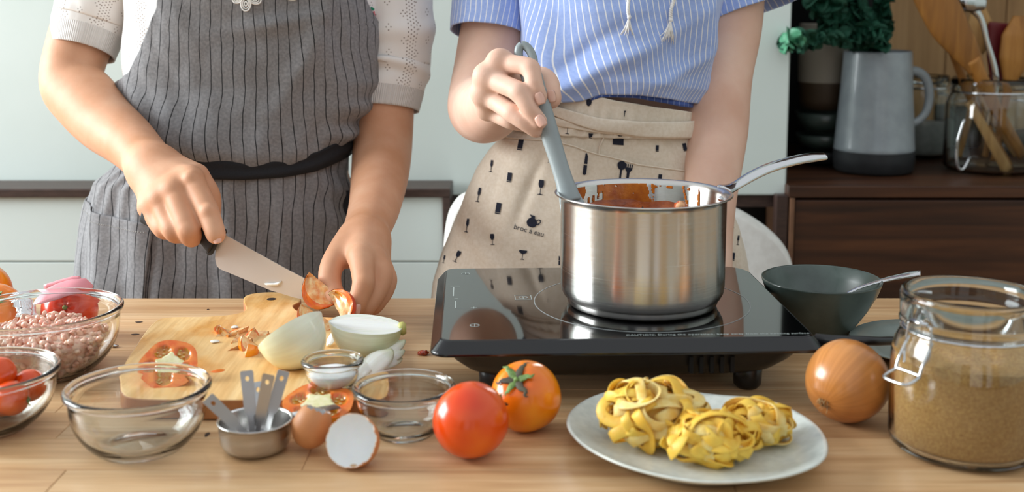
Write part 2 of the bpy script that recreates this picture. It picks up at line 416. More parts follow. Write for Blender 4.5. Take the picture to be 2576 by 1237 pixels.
for sx in (-1, 1):
    for yy in (0.66, 1.27): bev(mk('leg', *box(sx * 1.2 - 0.035, sx * 1.2 + 0.035, yy, yy + 0.07, 0, T - 0.031), M_table, tb, False), .003)
# small dark knots on the oak
knot = pm('knot', '3a2415', rough=.7)
for (u, v, rx, ry) in ((340, 841, 10, 2.2), (349, 810, 9, 2), (521, 1093, 6, 5), (523, 778, 3, 1.5)):
    c = G(u, v, T); s = S(c.y, v)
    V = [(c.x + rx * s * math.cos(a) * (1 + .2 * math.sin(3 * a)), c.y + ry * 3 * s * math.sin(a), T + 0.0002) for a in np.linspace(0, 2 * math.pi, 14, endpoint=False)]
    mk('knot', V, [tuple(range(14))], knot, tb, False)
# ================================================================ white chair behind the spotted apron
ch = empty('chair', (P(1550, 600, 1.9).x, 1.95, 0), 'white upholstered chair with a rounded back behind the beige apron', 'chair')
M_chair = pm('white_fabric', 'e4e2dc', 'efeee9', rough=.85, scale=60, bump=(300, .3, .0005))
xa, xb = P(1122, 640, 1.92).x, P(2000, 690, 1.92).x
zt_, cxm = P(1500, 545, 1.92).z - 0.0, (xa + xb) / 2
prof = [(1122, 700), (1132, 590), (1150, 535), (1190, 505), (1300, 500), (1500, 500), (1700, 505), (1830, 540), (1900, 575), (1955, 620), (1985, 668), (2000, 740)]
pp = cr([tuple(P(u, v, 1.90)) for u, v in prof], 50)
rings = []
for f, q in ((0.0, 0.0), (0.012, 0.010), (0.03, 0.016), (0.06, 0.010), (0.075, -0.01)):
    rings.append([(p[0] + (p[0] - cxm) * 0.06 * (q / 0.016) * 0.5, 1.90 + f + 0.04 * (1 - ((p[0] - cxm) / (xb - xa) * 2) ** 2), p[2] + q * 0.6) for p in pp])
n_ = len(pp); V = [p for r in rings for p in r]
Vb = [(p[0], p[1], 0.42) for p in rings[0]]; Vt = [(p[0], p[1], 0.42) for p in rings[-1]]
V2, F2 = loft([Vb] + rings + [Vt], False)
mk('backrest', V2, F2, M_chair, ch)
bev(mk('seat', *box(xa + .03, xb - .03, 1.985, 2.035, 0.40, 0.48), M_chair, ch), 0.015, 4)
for sx in (xa + .06, xb - .1):
    for yy in (1.93, 2.0): mk('leg', *tube([(sx, yy, 0), (sx, yy, 0.41)], 0.015), M_frame, ch)
# ================================================================ materials for tableware
def glass(name, tint=(0.97, 0.998, 0.99), rough=0.0, ior=1.45):
    m, t, b = nt(name); b.inputs['Base Color'].default_value = tint + (1,); b.inputs['Transmission Weight'].default_value = 1.0
    b.inputs['Roughness'].default_value = rough; b.inputs['IOR'].default_value = ior; return m
M_glass = glass('clear_glass')
M_glass2 = glass('jar_glass', (0.95, 0.985, 0.98))
def steel(name, c='b9bbbd', rough=.25, aniso=0.0, axis='Z', brush=None):
    m, t, b = nt(name); b.inputs['Base Color'].default_value = srgb(c); b.inputs['Metallic'].default_value = 1.0; b.inputs['Roughness'].default_value = rough
    if aniso:
        b.inputs['Anisotropic'].default_value = aniso; b.inputs['Anisotropic Rotation'].default_value = .25; tg = N(t, 'ShaderNodeTangent', direction_type='RADIAL', axis=axis); L(t, tg.outputs[0], b.inputs['Tangent'])
    if brush:
        n = tex_noise(t, brush[0], 3, .6, stretch=brush[1]); mr = N(t, 'ShaderNodeMapRange'); mr.inputs['To Min'].default_value = rough - .07; mr.inputs['To Max'].default_value = rough + .1
        L(t, n.outputs[0], mr.inputs['Value']); L(t, mr.outputs[0], b.inputs['Roughness']); add_bump(t, b, n.outputs[0], brush[2], .0003)
    return m
M_pot = steel('brushed_steel', 'cfcdc9', .22, .9, 'Z', (6, (1, 1, 160), .12))
M_cup = steel('cup_steel', 'c4c2c0', .24, .7, 'Z')
M_shiny = steel('polished_steel', 'cfd0d2', .12)
M_satin = steel('satin_steel', 'b4b4b6', .32, brush=(60, (1, 1, 1), .1))
M_blade = steel('blade_steel', 'c9c8c6', .42, brush=(400, (1, 1, 6), .03)); M_blade.node_tree.nodes['Principled BSDF'].inputs['Metallic'].default_value = .6
M_blackp = pm('black_plastic', '131416', '191a1c', rough=.32, scale=90)
M_blackg = pm('black_glass', '050506', rough=.035, spec=.6, coat=.5)
M_bevel = pm('black_gloss', '0c0c10', rough=.16, spec=.6)
# ================================================================ induction cooktop
ZC = T + 0.064
ct = empty('induction_cooktop', (0.100, 1.136, T), 'black glass induction cooktop with printed controls under the steel saucepan', 'cooktop', rz=R(2.2))
def loc(geo_xy, z, s=0.0): return geo_xy
W_, D_ = 0.338, 0.272
def rr3(w, d, r, z, r2=None, dx=0, dy=0): return [(x + dx, y + dy, z) for x, y in rrect(w, d, r, 8, r2)]
top = ZC - T
g = loft([rr3(W_, D_, .010, top - .004, .03), rr3(W_, D_, .010, top - .0006, .03), rr3(W_ - .001, D_ - .001, .010, top, .03)])
mk('glass_top', *g, M_blackg, ct, False, local=True)
g = loft([rr3(W_ + .002, D_ + .002, .011, top - .0005, .031), rr3(W_ + .003, D_ + .003, .011, top - .0012, .031), rr3(W_ + .020, D_ + .016, .016, top - .011, .034), rr3(W_ + .020, D_ + .016, .016, top - .0135, .034), rr3(W_ + .012, D_ + .010, .014, top - .0145, .034)])
bev(mk('bezel', *g, M_bevel, ct, False, local=True), .0008, 2, 20)
g = loft([rr3(W_ - .005, D_ - .005, .02, top - .0146), rr3(W_ - .012, D_ - .012, .022, top - .018), rr3(W_ - .022, D_ - .022, .03, top - .028), rr3(W_ - .042, D_ - .04, .035, top - .039), rr3(W_ - .065, D_ - .06, .04, top - .044)])
mk('body', *g, M_blackp, ct, True, local=True)
for sx in (-1, 1):
    for sy in (-1, 1):
        x, y = sx * (W_ / 2 - .048), sy * (D_ / 2 - .048)
        mk('foot', *lathe([(.001, top - .036), (.0145, top - .036), (.013, .004), (.010, .0005), (.0, .0005)], 24, (x, y, 0)), M_blackp, ct, True, local=True)
for k in range(5):
    mk('vent_slot', *box(0.057 + k * .0095, 0.0605 + k * .0095, -D_ / 2 + .0065, -D_ / 2 + .0125, top - .036, top - .0205), M_black, ct, False, local=True)
mk('ceramic_ring', *lathe([(.1075, top + .0001), (.1075, top + .0002), (.1084, top + .0002), (.1084, top + .0001)], 96, (0.030, -0.012, 0)), pm('ring_print', '9aa0a0', rough=.4), ct, False, local=True)
M_print = pm('grey_print', 'a9b3b0', rough=.5)
def txt(body, size, name, mat, parent, M, extrude=0.00005, spacing=1.0):
    cu = bpy.data.curves.new(name, 'FONT'); cu.body = body; cu.size = size; cu.align_x = 'CENTER'; cu.align_y = 'CENTER'; cu.extrude = extrude; cu.space_character = spacing
    cu.resolution_u = 3
    o = bpy.data.objects.new(name, cu); COL.objects.link(o); dg = bpy.context.evaluated_depsgraph_get(); me = bpy.data.meshes.new_from_object(o.evaluated_get(dg))
    bpy.data.objects.remove(o); me.name = name
    o = bpy.data.objects.new(name, me); COL.objects.link(o); me.materials.append(mat)
    if M is not None: me.transform(M)
    if parent is not None: o.parent = parent
    return o
def frame_rect(x0, x1, y0, y1, w, z):
    return join_geo([box(x0, x1, y0, y0 + w, z, z + .0001), box(x0, x1, y1 - w, y1, z, z + .0001), box(x0, x0 + w, y0 + w, y1 - w, z, z + .0001), box(x1 - w, x1, y0 + w, y1 - w, z, z + .0001)])
zt = top + .0001
txt('CAUTION: During the operation, keep away from the heating surface', .0052, 'caution_text', M_print, ct, Matrix.Translation((.083, -D_ / 2 + .009, zt)), spacing=1.12)
Rz = Matrix.Rotation(R(-90), 4, 'Z')
def at_c(u, v):
    p = ct_inv @ G(u, v, ZC); return p.x, p.y
ct_inv = world_of(ct).inverted()
x, y = at_c(1316, 748); parts_ = [frame_rect(x - .0085, x + .0085, y - .009, y + .009, .0006, zt)]
for (u, v) in ((1316, 748), (1171, 688), (1194, 818)):
    x, y = at_c(u, v); parts_.append(lathe([(.0040, zt), (.0040, zt + .0001), (.0046, zt + .0001), (.0046, zt)], 24, (x, y, 0))); parts_.append(box(x - .0003, x + .0003, y - .004, y + .004, zt, zt + .0001))
for a, b_ in (((1141, 722), (1141, 745)), ((1146, 757), (1146, 775))):
    x, y = at_c(*a); x2, y2 = at_c(*b_); parts_.append(box(min(x, x2) - .0003, max(x, x2) + .0003, min(y, y2), max(y, y2), zt, zt + .0001))
x, y = at_c(1141, 722); parts_.append(box(x - .003, x + .007, y, y + .0007, zt, zt + .0001))
x, y = at_c(1148, 776); parts_.append(box(x - .002, x + .008, y, y + .0007, zt, zt + .0001))
x, y = at_c(1192, 774); parts_.append(box(x - .003, x + .003, y, y + .0008, zt, zt + .0001)); parts_.append(box(x - .0004, x + .0004, y - .003, y + .0035, zt, zt + .0001))
for g_ in parts_: mk('control_print', *g_, M_print, ct, False, local=True)
for s_, (u, v), sz in (('8', (1147, 751), .005),):
    x, y = at_c(u, v); txt(s_, sz, 'control_text', M_print, ct, Matrix.Translation((x, y, zt)) @ Rz)
# power cable
cb = mk('power_cable', *tube([P(2055, 857, 1.03), P(2090, 858, 1.02), P(2140, 857, 1.01), P(2200, 858, 1.005), P(2300, 866, 1.03), G(2480, 940, T + .004), G(2800, 930, T + .004), Vector((.98, 1.16, T + .004)), Vector((1.28, 1.24, T + .004))], [.0070, .0062, .0048, .0042, .004, .004, .004, .004, .004], 10, n=60), M_blackp)
cb.parent = ct; cb.matrix_parent_inverse = world_of(ct).inverted()
# ================================================================ saucepan
pc = Vector((0.1305, 1.122, ZC))
pot = empty('saucepan', pc, 'brushed steel saucepan of red sauce standing on the cooktop', 'saucepan')
H_ = 0.1115
outer = [(.001, .0005), (.068, .0005), (.0735, .0015), (.0752, .004), (.0752, .0078), (.0765, .0082), (.0785, .010), (.0808, .0145), (.0818, .021), (.0820, .05), (.0820, H_ - .006), (.0826, H_ - .003), (.0848, H_ - .0012), (.0880, H_ - .0004), (.0884, H_ + .0004), (.0876, H_ + .001), (.0846, H_ + .0006), (.0822, H_ - .0015), (.0808, H_ - .005), (.0806, .03), (.078, .013), (.07, .009), (.001, .009)]
o = mk('body', *lathe(outer, 128), M_pot, pot, True, local=True); bev(o, .0004, 2, 50)
# handle
hp = [P(1815, 478, 1.150), P(1850, 466, 1.165), P(1890, 442, 1.178), P(1940, 419, 1.190), P(2000, 402, 1.205), P(2045, 394, 1.212), P(2076, 391, 1.218)]
pr = [(-.98, -.15), (-.8, .28), (0, .42), (.8, .28), (.98, -.15), (.7, -.42), (0, -.5), (-.7, -.42)]
V, F = tube(hp, [.011, .0065, .0078, .0085, .0088, .0092, .0078], prof=pr, up=(0.1, -0.25, 1), n=28)
o = mk('handle', V, F, M_shiny, pot); o.modifiers.new('s', 'SUBSURF').levels = 1; o.modifiers['s'].render_levels = 2
for dz in (-.004, .006):
    a = P(1818, 481, 1.135); mk('rivet', *ell((pc.x + .0795, pc.y + .012, pc.z + H_ - .014 + dz), (.003, .003, .003), 2), M_shiny, pot)
# sauce
sz = H_ - .031
M_sauce = pm('tomato_sauce', '7a2f04', 'b0560c', rough=.22, scale=45, bump=(120, .6, .003), coat=.3, sss=.1)
ns = 60; rings = []
for i in range(26):
    r_ = .0804 * i / 25; rings.append([(r_ * math.cos(a), r_ * math.sin(a), sz + .003 * mnoise.fractal(Vector((r_ * math.cos(a) * 40, r_ * math.sin(a) * 40, 3)), 1, 2, 4) + .011 * max(0, (i - 18) / 7) ** 2 * max(0, math.sin(a - .3))) for a in np.linspace(0, 2 * math.pi, ns, endpoint=False)])
mk('sauce', *loft(rings, True, (False, False)), M_sauce, pot, True, local=True)
# splashes that coat the inside wall (far side) - thickness above the steel
def splash(u):  # lower envelope height of coating around the wall, by angle (deg)
    return u
V, F = [], []; na, nz = 220, 46; keep = {}
for i in range(nz):
    z = sz - .002 + (H_ - .0035 - sz + .002) * i / (nz - 1)
    for j in range(na):
        a = R(20) + R(150) * j / (na - 1); keep[i, j] = len(V)
        V.append((.0800 * math.cos(a), .0800 * math.sin(a), z))
def cover(a, f):      # a angle deg, f 0 bottom..1 rim
    n1 = mnoise.fractal(Vector((a * .10, f * 2.0, 1.0)), 1, 2, 4); n2 = mnoise.fractal(Vector((a * .35, f * 1.2, 5.0)), 1, 2, 3)
    mass = 1.02 - abs(a - 98) / 44; drip = max(0, .55 - abs(a - 47 - 5 * f) / 5) + max(0, .5 - abs(a - 38) / 4)
    left = max(0, .7 - abs(a - 138) / 14) * (1 if f > .35 else .4)
    streak = .35 if 40 < a < 75 and .86 < f < .95 else 0
    return max(mass - f * .25, drip, left, streak) + .30 * n1 + .22 * n2 > .40
for i in range(nz - 1):
    for j in range(na - 1):
        if cover(20 + 150 * j / (na - 1), i / (nz - 1)): F.append((keep[i, j], keep[i, j + 1], keep[i + 1, j + 1], keep[i + 1, j]))
o = mk('sauce_splash', V, F, pm('sauce_film', '9c4a08', 'c9761c', rough=.3, scale=60, bump=(200, .4, .001)), pot, True, local=True)
o['kind'] = 'stuff'
m_ = o.modifiers.new('solid', 'SOLIDIFY'); m_.thickness = .0012; m_.offset = 1
for k in range(16):
    a = R(random.uniform(35, 150)); r_ = random.uniform(.03, .074); mk('herb_bit', *ell((pc.x + r_ * math.cos(a), pc.y + r_ * math.sin(a), pc.z + sz + .004), (random.uniform(.001, .002), .0012, .001), 1), pm('herb', '2a1406', rough=.6), pot)
mk('meat_lump', *ell(P(1712, 518, 1.085), (.006, .005, .005), 3, fn=lambda q: q * (1 + .25 * mnoise.noise(q * 2.3))), pm('cooked_meat', 'd8a070', 'b0480c', rough=.3, scale=150, stops=(.45, .55), coat=.4), pot)
# ================================================================ spatula (held)
sa, sb_ = P(1318, 130, 1.185), P(1431, 490, 1.128)
dv = (sb_ - sa).normalized()
spat = empty('spatula', sa, 'grey silicone spatula with a looped handle end held in the saucepan', 'spatula')
M_sil = pm('grey_silicone', '8d9698', '98a1a2', rough=.38, scale=15)
pts = [sa + dv * s for s in (0.018, .05, .09, .12, .14, .155, .165)]
V, F = tube(pts, [.0114, .0108, .0098, .0090, .0092, .0105, .0110], 18, flat=(1, .72), n=26, up=(0.2, -1, 0.1))
mk('handle', V, F, M_sil, spat)
side = dv.cross(Vector((0, 1, 0))).normalized(); lp = []
for a in np.linspace(0, 2 * math.pi, 28, endpoint=False):
    lp.append(sa + dv * (.008 - .015 * math.cos(a)) + side * (.0070 * math.sin(a)))
lp.append(lp[0]); V, F = tube(lp, .0046, 12, cap=False); mk('hanging_loop', V, F, M_sil, spat)
be = sa + dv * ((sb_ - sa).length + .014); V, F = [], []
rings = []
for s, w_ in ((-.02, .010), (0, .013), (.02, .016), (.05, .016), (.058, .015)):
    c = be + dv * (s * .8); rings.append([tuple(c + side * (w_ * math.cos(a)) + Vector((0, 1, 0)) * (.0025 * math.sin(a))) for a in np.linspace(0, 2 * math.pi, 20, endpoint=False)])
mk('blade', *loft(rings), M_sil, spat)
# ================================================================ cutting board
hw_ = lambda pts, z: [tuple(G(u, v, z))[:2] for u, v in pts]
BZ = T + .019
ol = [(300, 962), (304, 930), (340, 870), (375, 822), (398, 803), (430, 797), (500, 796), (560, 793), (602, 786), (618, 776), (612, 757), (617, 744), (640, 737), (683, 734), (725, 737), (752, 745), (757, 757), (738, 768), (752, 782), (800, 795), (870, 798), (925, 800), (945, 812), (962, 880), (975, 945), (977, 980), (962, 1001), (900, 1004), (640, 1005), (420, 1005), (330, 1000), (305, 985)]
o2 = np.array(hw_(ol, BZ)); o2 = cr_closed(o2, 150); ar = 0.5 * np.sum(o2[:, 0] * np.roll(o2[:, 1], -1) - np.roll(o2[:, 0], -1) * o2[:, 1])
if ar < 0: o2 = o2[::-1]
board = empty('cutting_board', (o2[:, 0].mean(), o2[:, 1].mean(), T), 'paddle shaped maple cutting board wet with tomato juice', 'cutting board')
V, F = prism(o2, T + .0008, BZ, .0015)
bm = bmesh.new(); vs = [bm.verts.new(v) for v in V]
for f in F:
    bm.faces.new([vs[i] for i in f])
bm.normal_update(); me = bpy.data.meshes.new('board_body')
bm.to_mesh(me); bm.free(); bo = bpy.data.objects.new('body', me); COL.objects.link(bo); me.materials.append(M_board); me.materials.append(M_board_side)
bo.parent = board; bo.matrix_parent_inverse = world_of(board).inverted()
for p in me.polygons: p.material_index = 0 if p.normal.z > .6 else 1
# grain direction of the board runs front-back; wet stain colour variation
t_ = M_board.node_tree; b_ = t_.nodes['Principled BSDF']
for n in t_.nodes:
    if n.type == 'MAPPING': n.inputs['Scale'].default_value = (18, 1.5, 18)
tcn = tex_noise(t_, 13, 4, .6, stretch=(1, .7, 1)); rp = ramp(t_, tcn.outputs[0], [(.47, (1, 1, 1, 1)), (.62, (.95, .70, .36, 1))])
mx = N(t_, 'ShaderNodeMix', data_type='RGBA', blend_type='MULTIPLY'); mx.inputs['Factor'].default_value = .75
lk = b_.inputs['Base Color'].links[0]; src = lk.from_socket; L(t_, src, mx.inputs['A']); L(t_, rp.outputs[0], mx.inputs['B']); L(t_, mx.outputs['Result'], b_.inputs['Base Color'])
rr2 = ramp(t_, tcn.outputs[0], [(.45, (.55,) * 3 + (1,)), (.62, (.25,) * 3 + (1,))]); L(t_, rr2.outputs[0], b_.inputs['Roughness'])
hc = G(683, 752, BZ); mk('hanging_hole', *lathe([(.0001, BZ + .0003), (.0052, BZ + .0003), (.0056, BZ + .0001)], 20, (hc.x, hc.y, 0)), pm('hole_dark', '2a1a10', rough=.8), board, False)
# ================================================================ glass bowls
def bowl(name, c, rr, H, rb, label, th=.0032, group='clear glass mixing bowls', wall=None):
    e = empty(name, c, label, 'bowl', group)
    prof = [(0.0001, .0012), (rb * .55, .0012), (rb * .62, .0004), (rb * .95, .0002), (rb, .0012)]
    m = 10
    for k in range(1, m + 1):
        s = k / m; prof.append((rb + (rr - rb - .002) * (1 - (1 - s) ** 2.9), .0012 + (H - .006) * s))
    prof += [(rr - .0003, H - .0062), (rr + .0016, H - .0042), (rr + .0018, H - .0016), (rr + .0002, H), (rr - .0026, H - .0003), (rr - .0042, H - .0028), (rr - .0038, H - .006)]
    inner = []
    for k in range(m, -1, -1):
        s = k / m; inner.append((rb - .003 + (rr - rb - .002) * (1 - (1 - s) ** 2.9), .0012 + th + (H - .0092 - th) * s))
    prof += inner + [(rb * .6, .0012 + th * .9), (.0001, .0012 + th * .9)]
    o = mk('glass_wall', *lathe(prof, 72), M_glass, e, True, local=True); bev(o, .0003, 1, 60)
    return e
b_meat = bowl('glass_bowl', (P(108, 780, 1.10).x, 1.095, T + .0005), .076, .066, .046, 'large clear glass bowl of pink minced meat at the table edge by the cutting board')
b_tom = bowl('glass_bowl', (P(-48, 940, .945).x, .945, T + .0005), .0625, .0535, .036, 'clear glass bowl of cherry tomatoes in front of the minced meat')
b_emp = bowl('glass_bowl', (P(347, 968, .905).x, .905, T + .0005), .0572, .0535, .036, 'empty clear glass bowl in front of the cutting board, left of the measuring cup')
b_emp2 = bowl('glass_bowl', (P(1015, 968, .93).x, .936, T + .0005), .0422, .0425, .026, 'small empty clear glass bowl between the egg shells and the red tomato')
b_salt = bowl('salt_bowl', (P(837, 900, .995).x, .993, BZ + .0005), .0262, .0282, .0170, 'tiny clear glass bowl of white salt on the board corner', th=.0022, group=None)
for e in (b_meat, b_tom): del e['group']
e = b_salt
# salt
sc_ = e.location; rings = []
for i in range(14):
    f = i / 13; rings.append([(sc_.x + .0212 * f * math.cos(a), sc_.y + .0212 * f * math.sin(a), sc_.z + .0155 + .0050 * (1 - f * f) + .0006 * mnoise.noise(Vector((f * 9 * math.cos(a), f * 9 * math.sin(a), 1)))) for a in np.linspace(0, 2 * math.pi, 32, endpoint=False)])
rings.append([(sc_.x + .0198 * math.cos(a), sc_.y + .0198 * math.sin(a), sc_.z + .011) for a in np.linspace(0, 2 * math.pi, 32, endpoint=False)])
rings.append([(sc_.x + .0155 * math.cos(a), sc_.y + .0155 * math.sin(a), sc_.z + .0042) for a in np.linspace(0, 2 * math.pi, 32, endpoint=False)])
o = mk('salt', *loft(rings), pm('salt_grains', 'f4f4f2', 'ffffff', rough=.8, scale=900, bump=(1500, .8, .0008), sss=.2)); tag(o, 'heap of white salt in the tiny glass bowl', 'salt', kind='stuff')
# minced meat: many short strands pressed together
Vv, Ff, n0 = [], [], 0; rm = random.Random(3)
ico = ell((0, 0, 0), (1, 1, 1), 2); iv = [Vector(v) for v in ico[0]]; mc = b_meat.location
cnt = 0
while cnt < 1500:
    a = rm.uniform(0, 2 * math.pi); f = math.sqrt(rm.random()); h = rm.random()
    lim = .045 + .026 * min(1, (.006 + h * .04) / .055) ; r_ = lim * f
    topz = .040 + .010 * (1 - f * f) + .006 * mnoise.noise(Vector((math.cos(a) * r_ * 30, math.sin(a) * r_ * 30, 2)))
    z = .007 + (topz - .007) * h
    if f < .72 and h < .75: continue
    c = Vector((mc.x + r_ * math.cos(a) * .93, mc.y + r_ * math.sin(a) * .93, mc.z + z)); sx = rm.uniform(.0021, .0033)
    Mx = Matrix.Rotation(rm.uniform(0, 6.28), 3, 'Z') @ Matrix.Rotation(rm.uniform(-1.2, 1.2), 3, 'Y')
    ln = rm.uniform(1.0, 1.9); off = rm.uniform(0, 50)
    for q in iv:
        d = 1 + .2 * mnoise.noise(q * 1.7 + Vector((off, 0, 0))); p = Mx @ Vector((q.x * sx * ln * d, q.y * sx * d, q.z * sx * d)); Vv.append(tuple(c + p))
    Ff += [tuple(i + n0 for i in f2) for f2 in ico[1]]; n0 += len(iv); cnt += 1
core = lathe([(.001, .008), (.040, .008), (.05, .02), (.058, .036), (.05, .040), (.001, .046)], 40, tuple(mc)); g = join_geo([(Vv, Ff), core])
M_meat = pm('raw_mince', 'd89c88', 'f0cab4', rough=.35, scale=160, stops=(.4, .62), sss=.3, sssr=(.006, .002, .001), bump=(500, .3, .0006), coat=.25)
o = mk('minced_meat', *g, M_meat); tag(o, 'pile of pink minced meat in the large glass bowl', 'minced meat', kind='stuff')
# ================================================================ tomatoes
def tom_mat(name, c1, c2, c3, sc=12):
    m, t, b = nt(name); n = tex_noise(t, sc, 3, .5); tc = N(t, 'ShaderNodeTexCoord'); sx = N(t, 'ShaderNodeSeparateXYZ'); L(t, tc.outputs['Object'], sx.inputs[0])
    r1 = ramp(t, n.outputs[0], [(.36, srgb(c1)), (.52, srgb(c2)), (.7, srgb(c3))]); L(t, r1.outputs[0], b.inputs['Base Color'])
    b.inputs['Roughness'].default_value = .22; b.inputs['Subsurface Weight'].default_value = .05; b.inputs['Subsurface Radius'].default_value = (.01, .003, .001); b.inputs['Coat Weight'].default_value = .2; b.inputs['Coat Roughness'].default_value = .2
    return m
M_tr = tom_mat('red_tomato_skin', 'd23404', 'e05208', 'ec7410')
M_to = tom_mat('orange_tomato_skin', 'dc5a08', 'ee8410', 'f6a81c', 14)
M_tp = tom_mat('ripe_tomato_skin', 'cc2406', 'dd3c0a', 'e85c14')
M_calyx = pm('calyx_green', '4c6a2a', '7d9a52', rough=.6, scale=200)
M_sepal = pm('dry_sepal', '3a2f26', '54503a', rough=.7, scale=100)
def tomato(c, r, axis, mat, label, lobes=5, amp=.02, sq=.9, sepals=6, seed=1, group=None, name='tomato', sl=1.0, dry=True):
    c = Vector(c); e = empty(name, (c.x, c.y, c.z - r), label, 'tomato', group); Mx = Vector((0, 0, 1)).rotation_difference(Vector(axis).normalized()).to_matrix()
    rs = random.Random(seed); nr, ns = 30, 56; rings = []; ph = rs.uniform(0, 6)
    for i in range(nr + 1):
        th = math.pi * i / nr; ring = []
        for k in range(ns):
            a = 2 * math.pi * k / ns; lob = 1 + amp * math.cos(lobes * a + ph) * math.sin(th) ** .5 + amp * .7 * math.cos(3 * a + 1)
            rr = r * lob * math.sin(th) ** .92; z = r * sq * math.cos(th)
            if th < .5: z -= r * .13 * (1 - th / .5) ** 1.5 * (1 + .3 * math.cos(lobes * a + ph))
            ring.append(tuple(c + Mx @ Vector((max(rr, 1e-5) * math.cos(a), max(rr, 1e-5) * math.sin(a), z))))
        rings.append(ring)
    V, F = loft(rings, True, (False, False)); mk('flesh', V, [tuple(reversed(f)) for f in F], mat, e)
    top_ = c + Mx @ Vector((0, 0, r * (sq - .11)))
    mk('stem', *tube([top_ - (Mx @ Vector((0, 0, r * .05))), top_ + Mx @ Vector((0, 0, r * .06)), top_ + Mx @ Vector((r * .02, 0, r * .13))], [r * .10, r * .08, r * .06], 10), M_calyx, e)
    for k in range(sepals):
        a = 2 * math.pi * (k + rs.uniform(-.2, .2)) / sepals; ln = r * rs.uniform(.55, .85) * sl; pts, rad = [], []
        curl = rs.uniform(-.1, .5)
        for s in np.linspace(0, 1, 9):
            rr = ln * s; th = min(rr / r, 1.4); base = Vector((r * math.sin(th), 0, r * sq * math.cos(th) - (r * .10 * (1 - th / .5) ** 1.5 if th < .5 else 0) + r * .025 + curl * r * .35 * s * s))
            twist = .25 * s * rs.uniform(-1, 1)
            pts.append(top_ - Mx @ Vector((0, 0, r * (sq - .11))) + Mx @ (Matrix.Rotation(a + twist * .5, 3, 'Z') @ base)); rad.append(r * .13 * (1 - s) ** .8 * (1 if s > .1 else .8) + r * .012)
        nrm = Mx @ Vector((math.cos(a) * .4, math.sin(a) * .4, 1)); V, F = tube(pts, rad, 8, flat=(1, .22), up=nrm, n=14)
        mk('sepal', V, F, M_sepal if (dry and k % 2) else M_calyx, e)
    return e
r_ = .0300
tomato((P(1184, 1076, .887).x, .887, T + .0305), .0300, (.72, .50, .28), M_tr, 'round red tomato in front, its stem turned towards the orange one', amp=.012, sq=1.02, seed=4, sl=.55)
tomato((P(1323, 1017, .942).x, .944, T + .0300), .0302, (-.30, -.62, .72), M_to, 'orange yellow tomato with dried green calyx, in front of the cooktop', amp=.014, sq=.98, seed=9, sl=1.0, lobes=4)
tomato((P(178, 790, 1.215).x, 1.215, T + .0305), .0310, (.15, -.9, .35), M_tp, 'plump red tomato just behind the minced meat bowl, under the pink peeler', seed=6, sepals=0, sq=.93)
tomato((P(-2, 790, 1.22).x, 1.215, T + .0290), .0300, (.25, -.65, .75), M_to, 'orange tomato with a green calyx behind the minced meat bowl at the frame edge', seed=12, sl=.5, dry=False)
tomato((P(-12, 772, 1.33).x, 1.305, T + .0300), .0310, (.2, -.2, .95), M_to, 'orange tomato farthest back on the table, behind the other orange one', seed=15, sl=.5)
# cherry tomatoes in the bowl
tc_ = b_tom.location
for k, (dx, dy, dz, rr) in enumerate(((.030, -.012, .0315, .0148), (.034, .016, .0330, .0140), (.004, -.020, .0200, .0150), (.010, .014, .0200, .0150), (-.012, .002, .0420, .0150), (-.022, -.024, .0260, .0145), (-.030, .010, .0270, .0150), (.014, .004, .0480, .0140))):
    tomato((tc_.x + dx, tc_.y + dy, tc_.z + dz), rr, (rm.uniform(-1, 1), rm.uniform(-1, .2), rm.uniform(-.3, .8)), M_tr, ['glossy cherry tomato nearest the right rim of the front glass bowl', 'cherry tomato at the back right of the glass bowl', 'cherry tomato at the bottom front of the glass bowl', 'cherry tomato at the bottom back of the glass bowl', 'cherry tomato on top left in the glass bowl', 'cherry tomato at the front left of the glass bowl', 'cherry tomato at the back left of the glass bowl', 'topmost cherry tomato heaped in the middle of the glass bowl'][k], seed=20 + k, group='cherry tomatoes in the glass bowl', name='cherry_tomato', amp=.004, sq=.98, sl=.5, sepals=4)
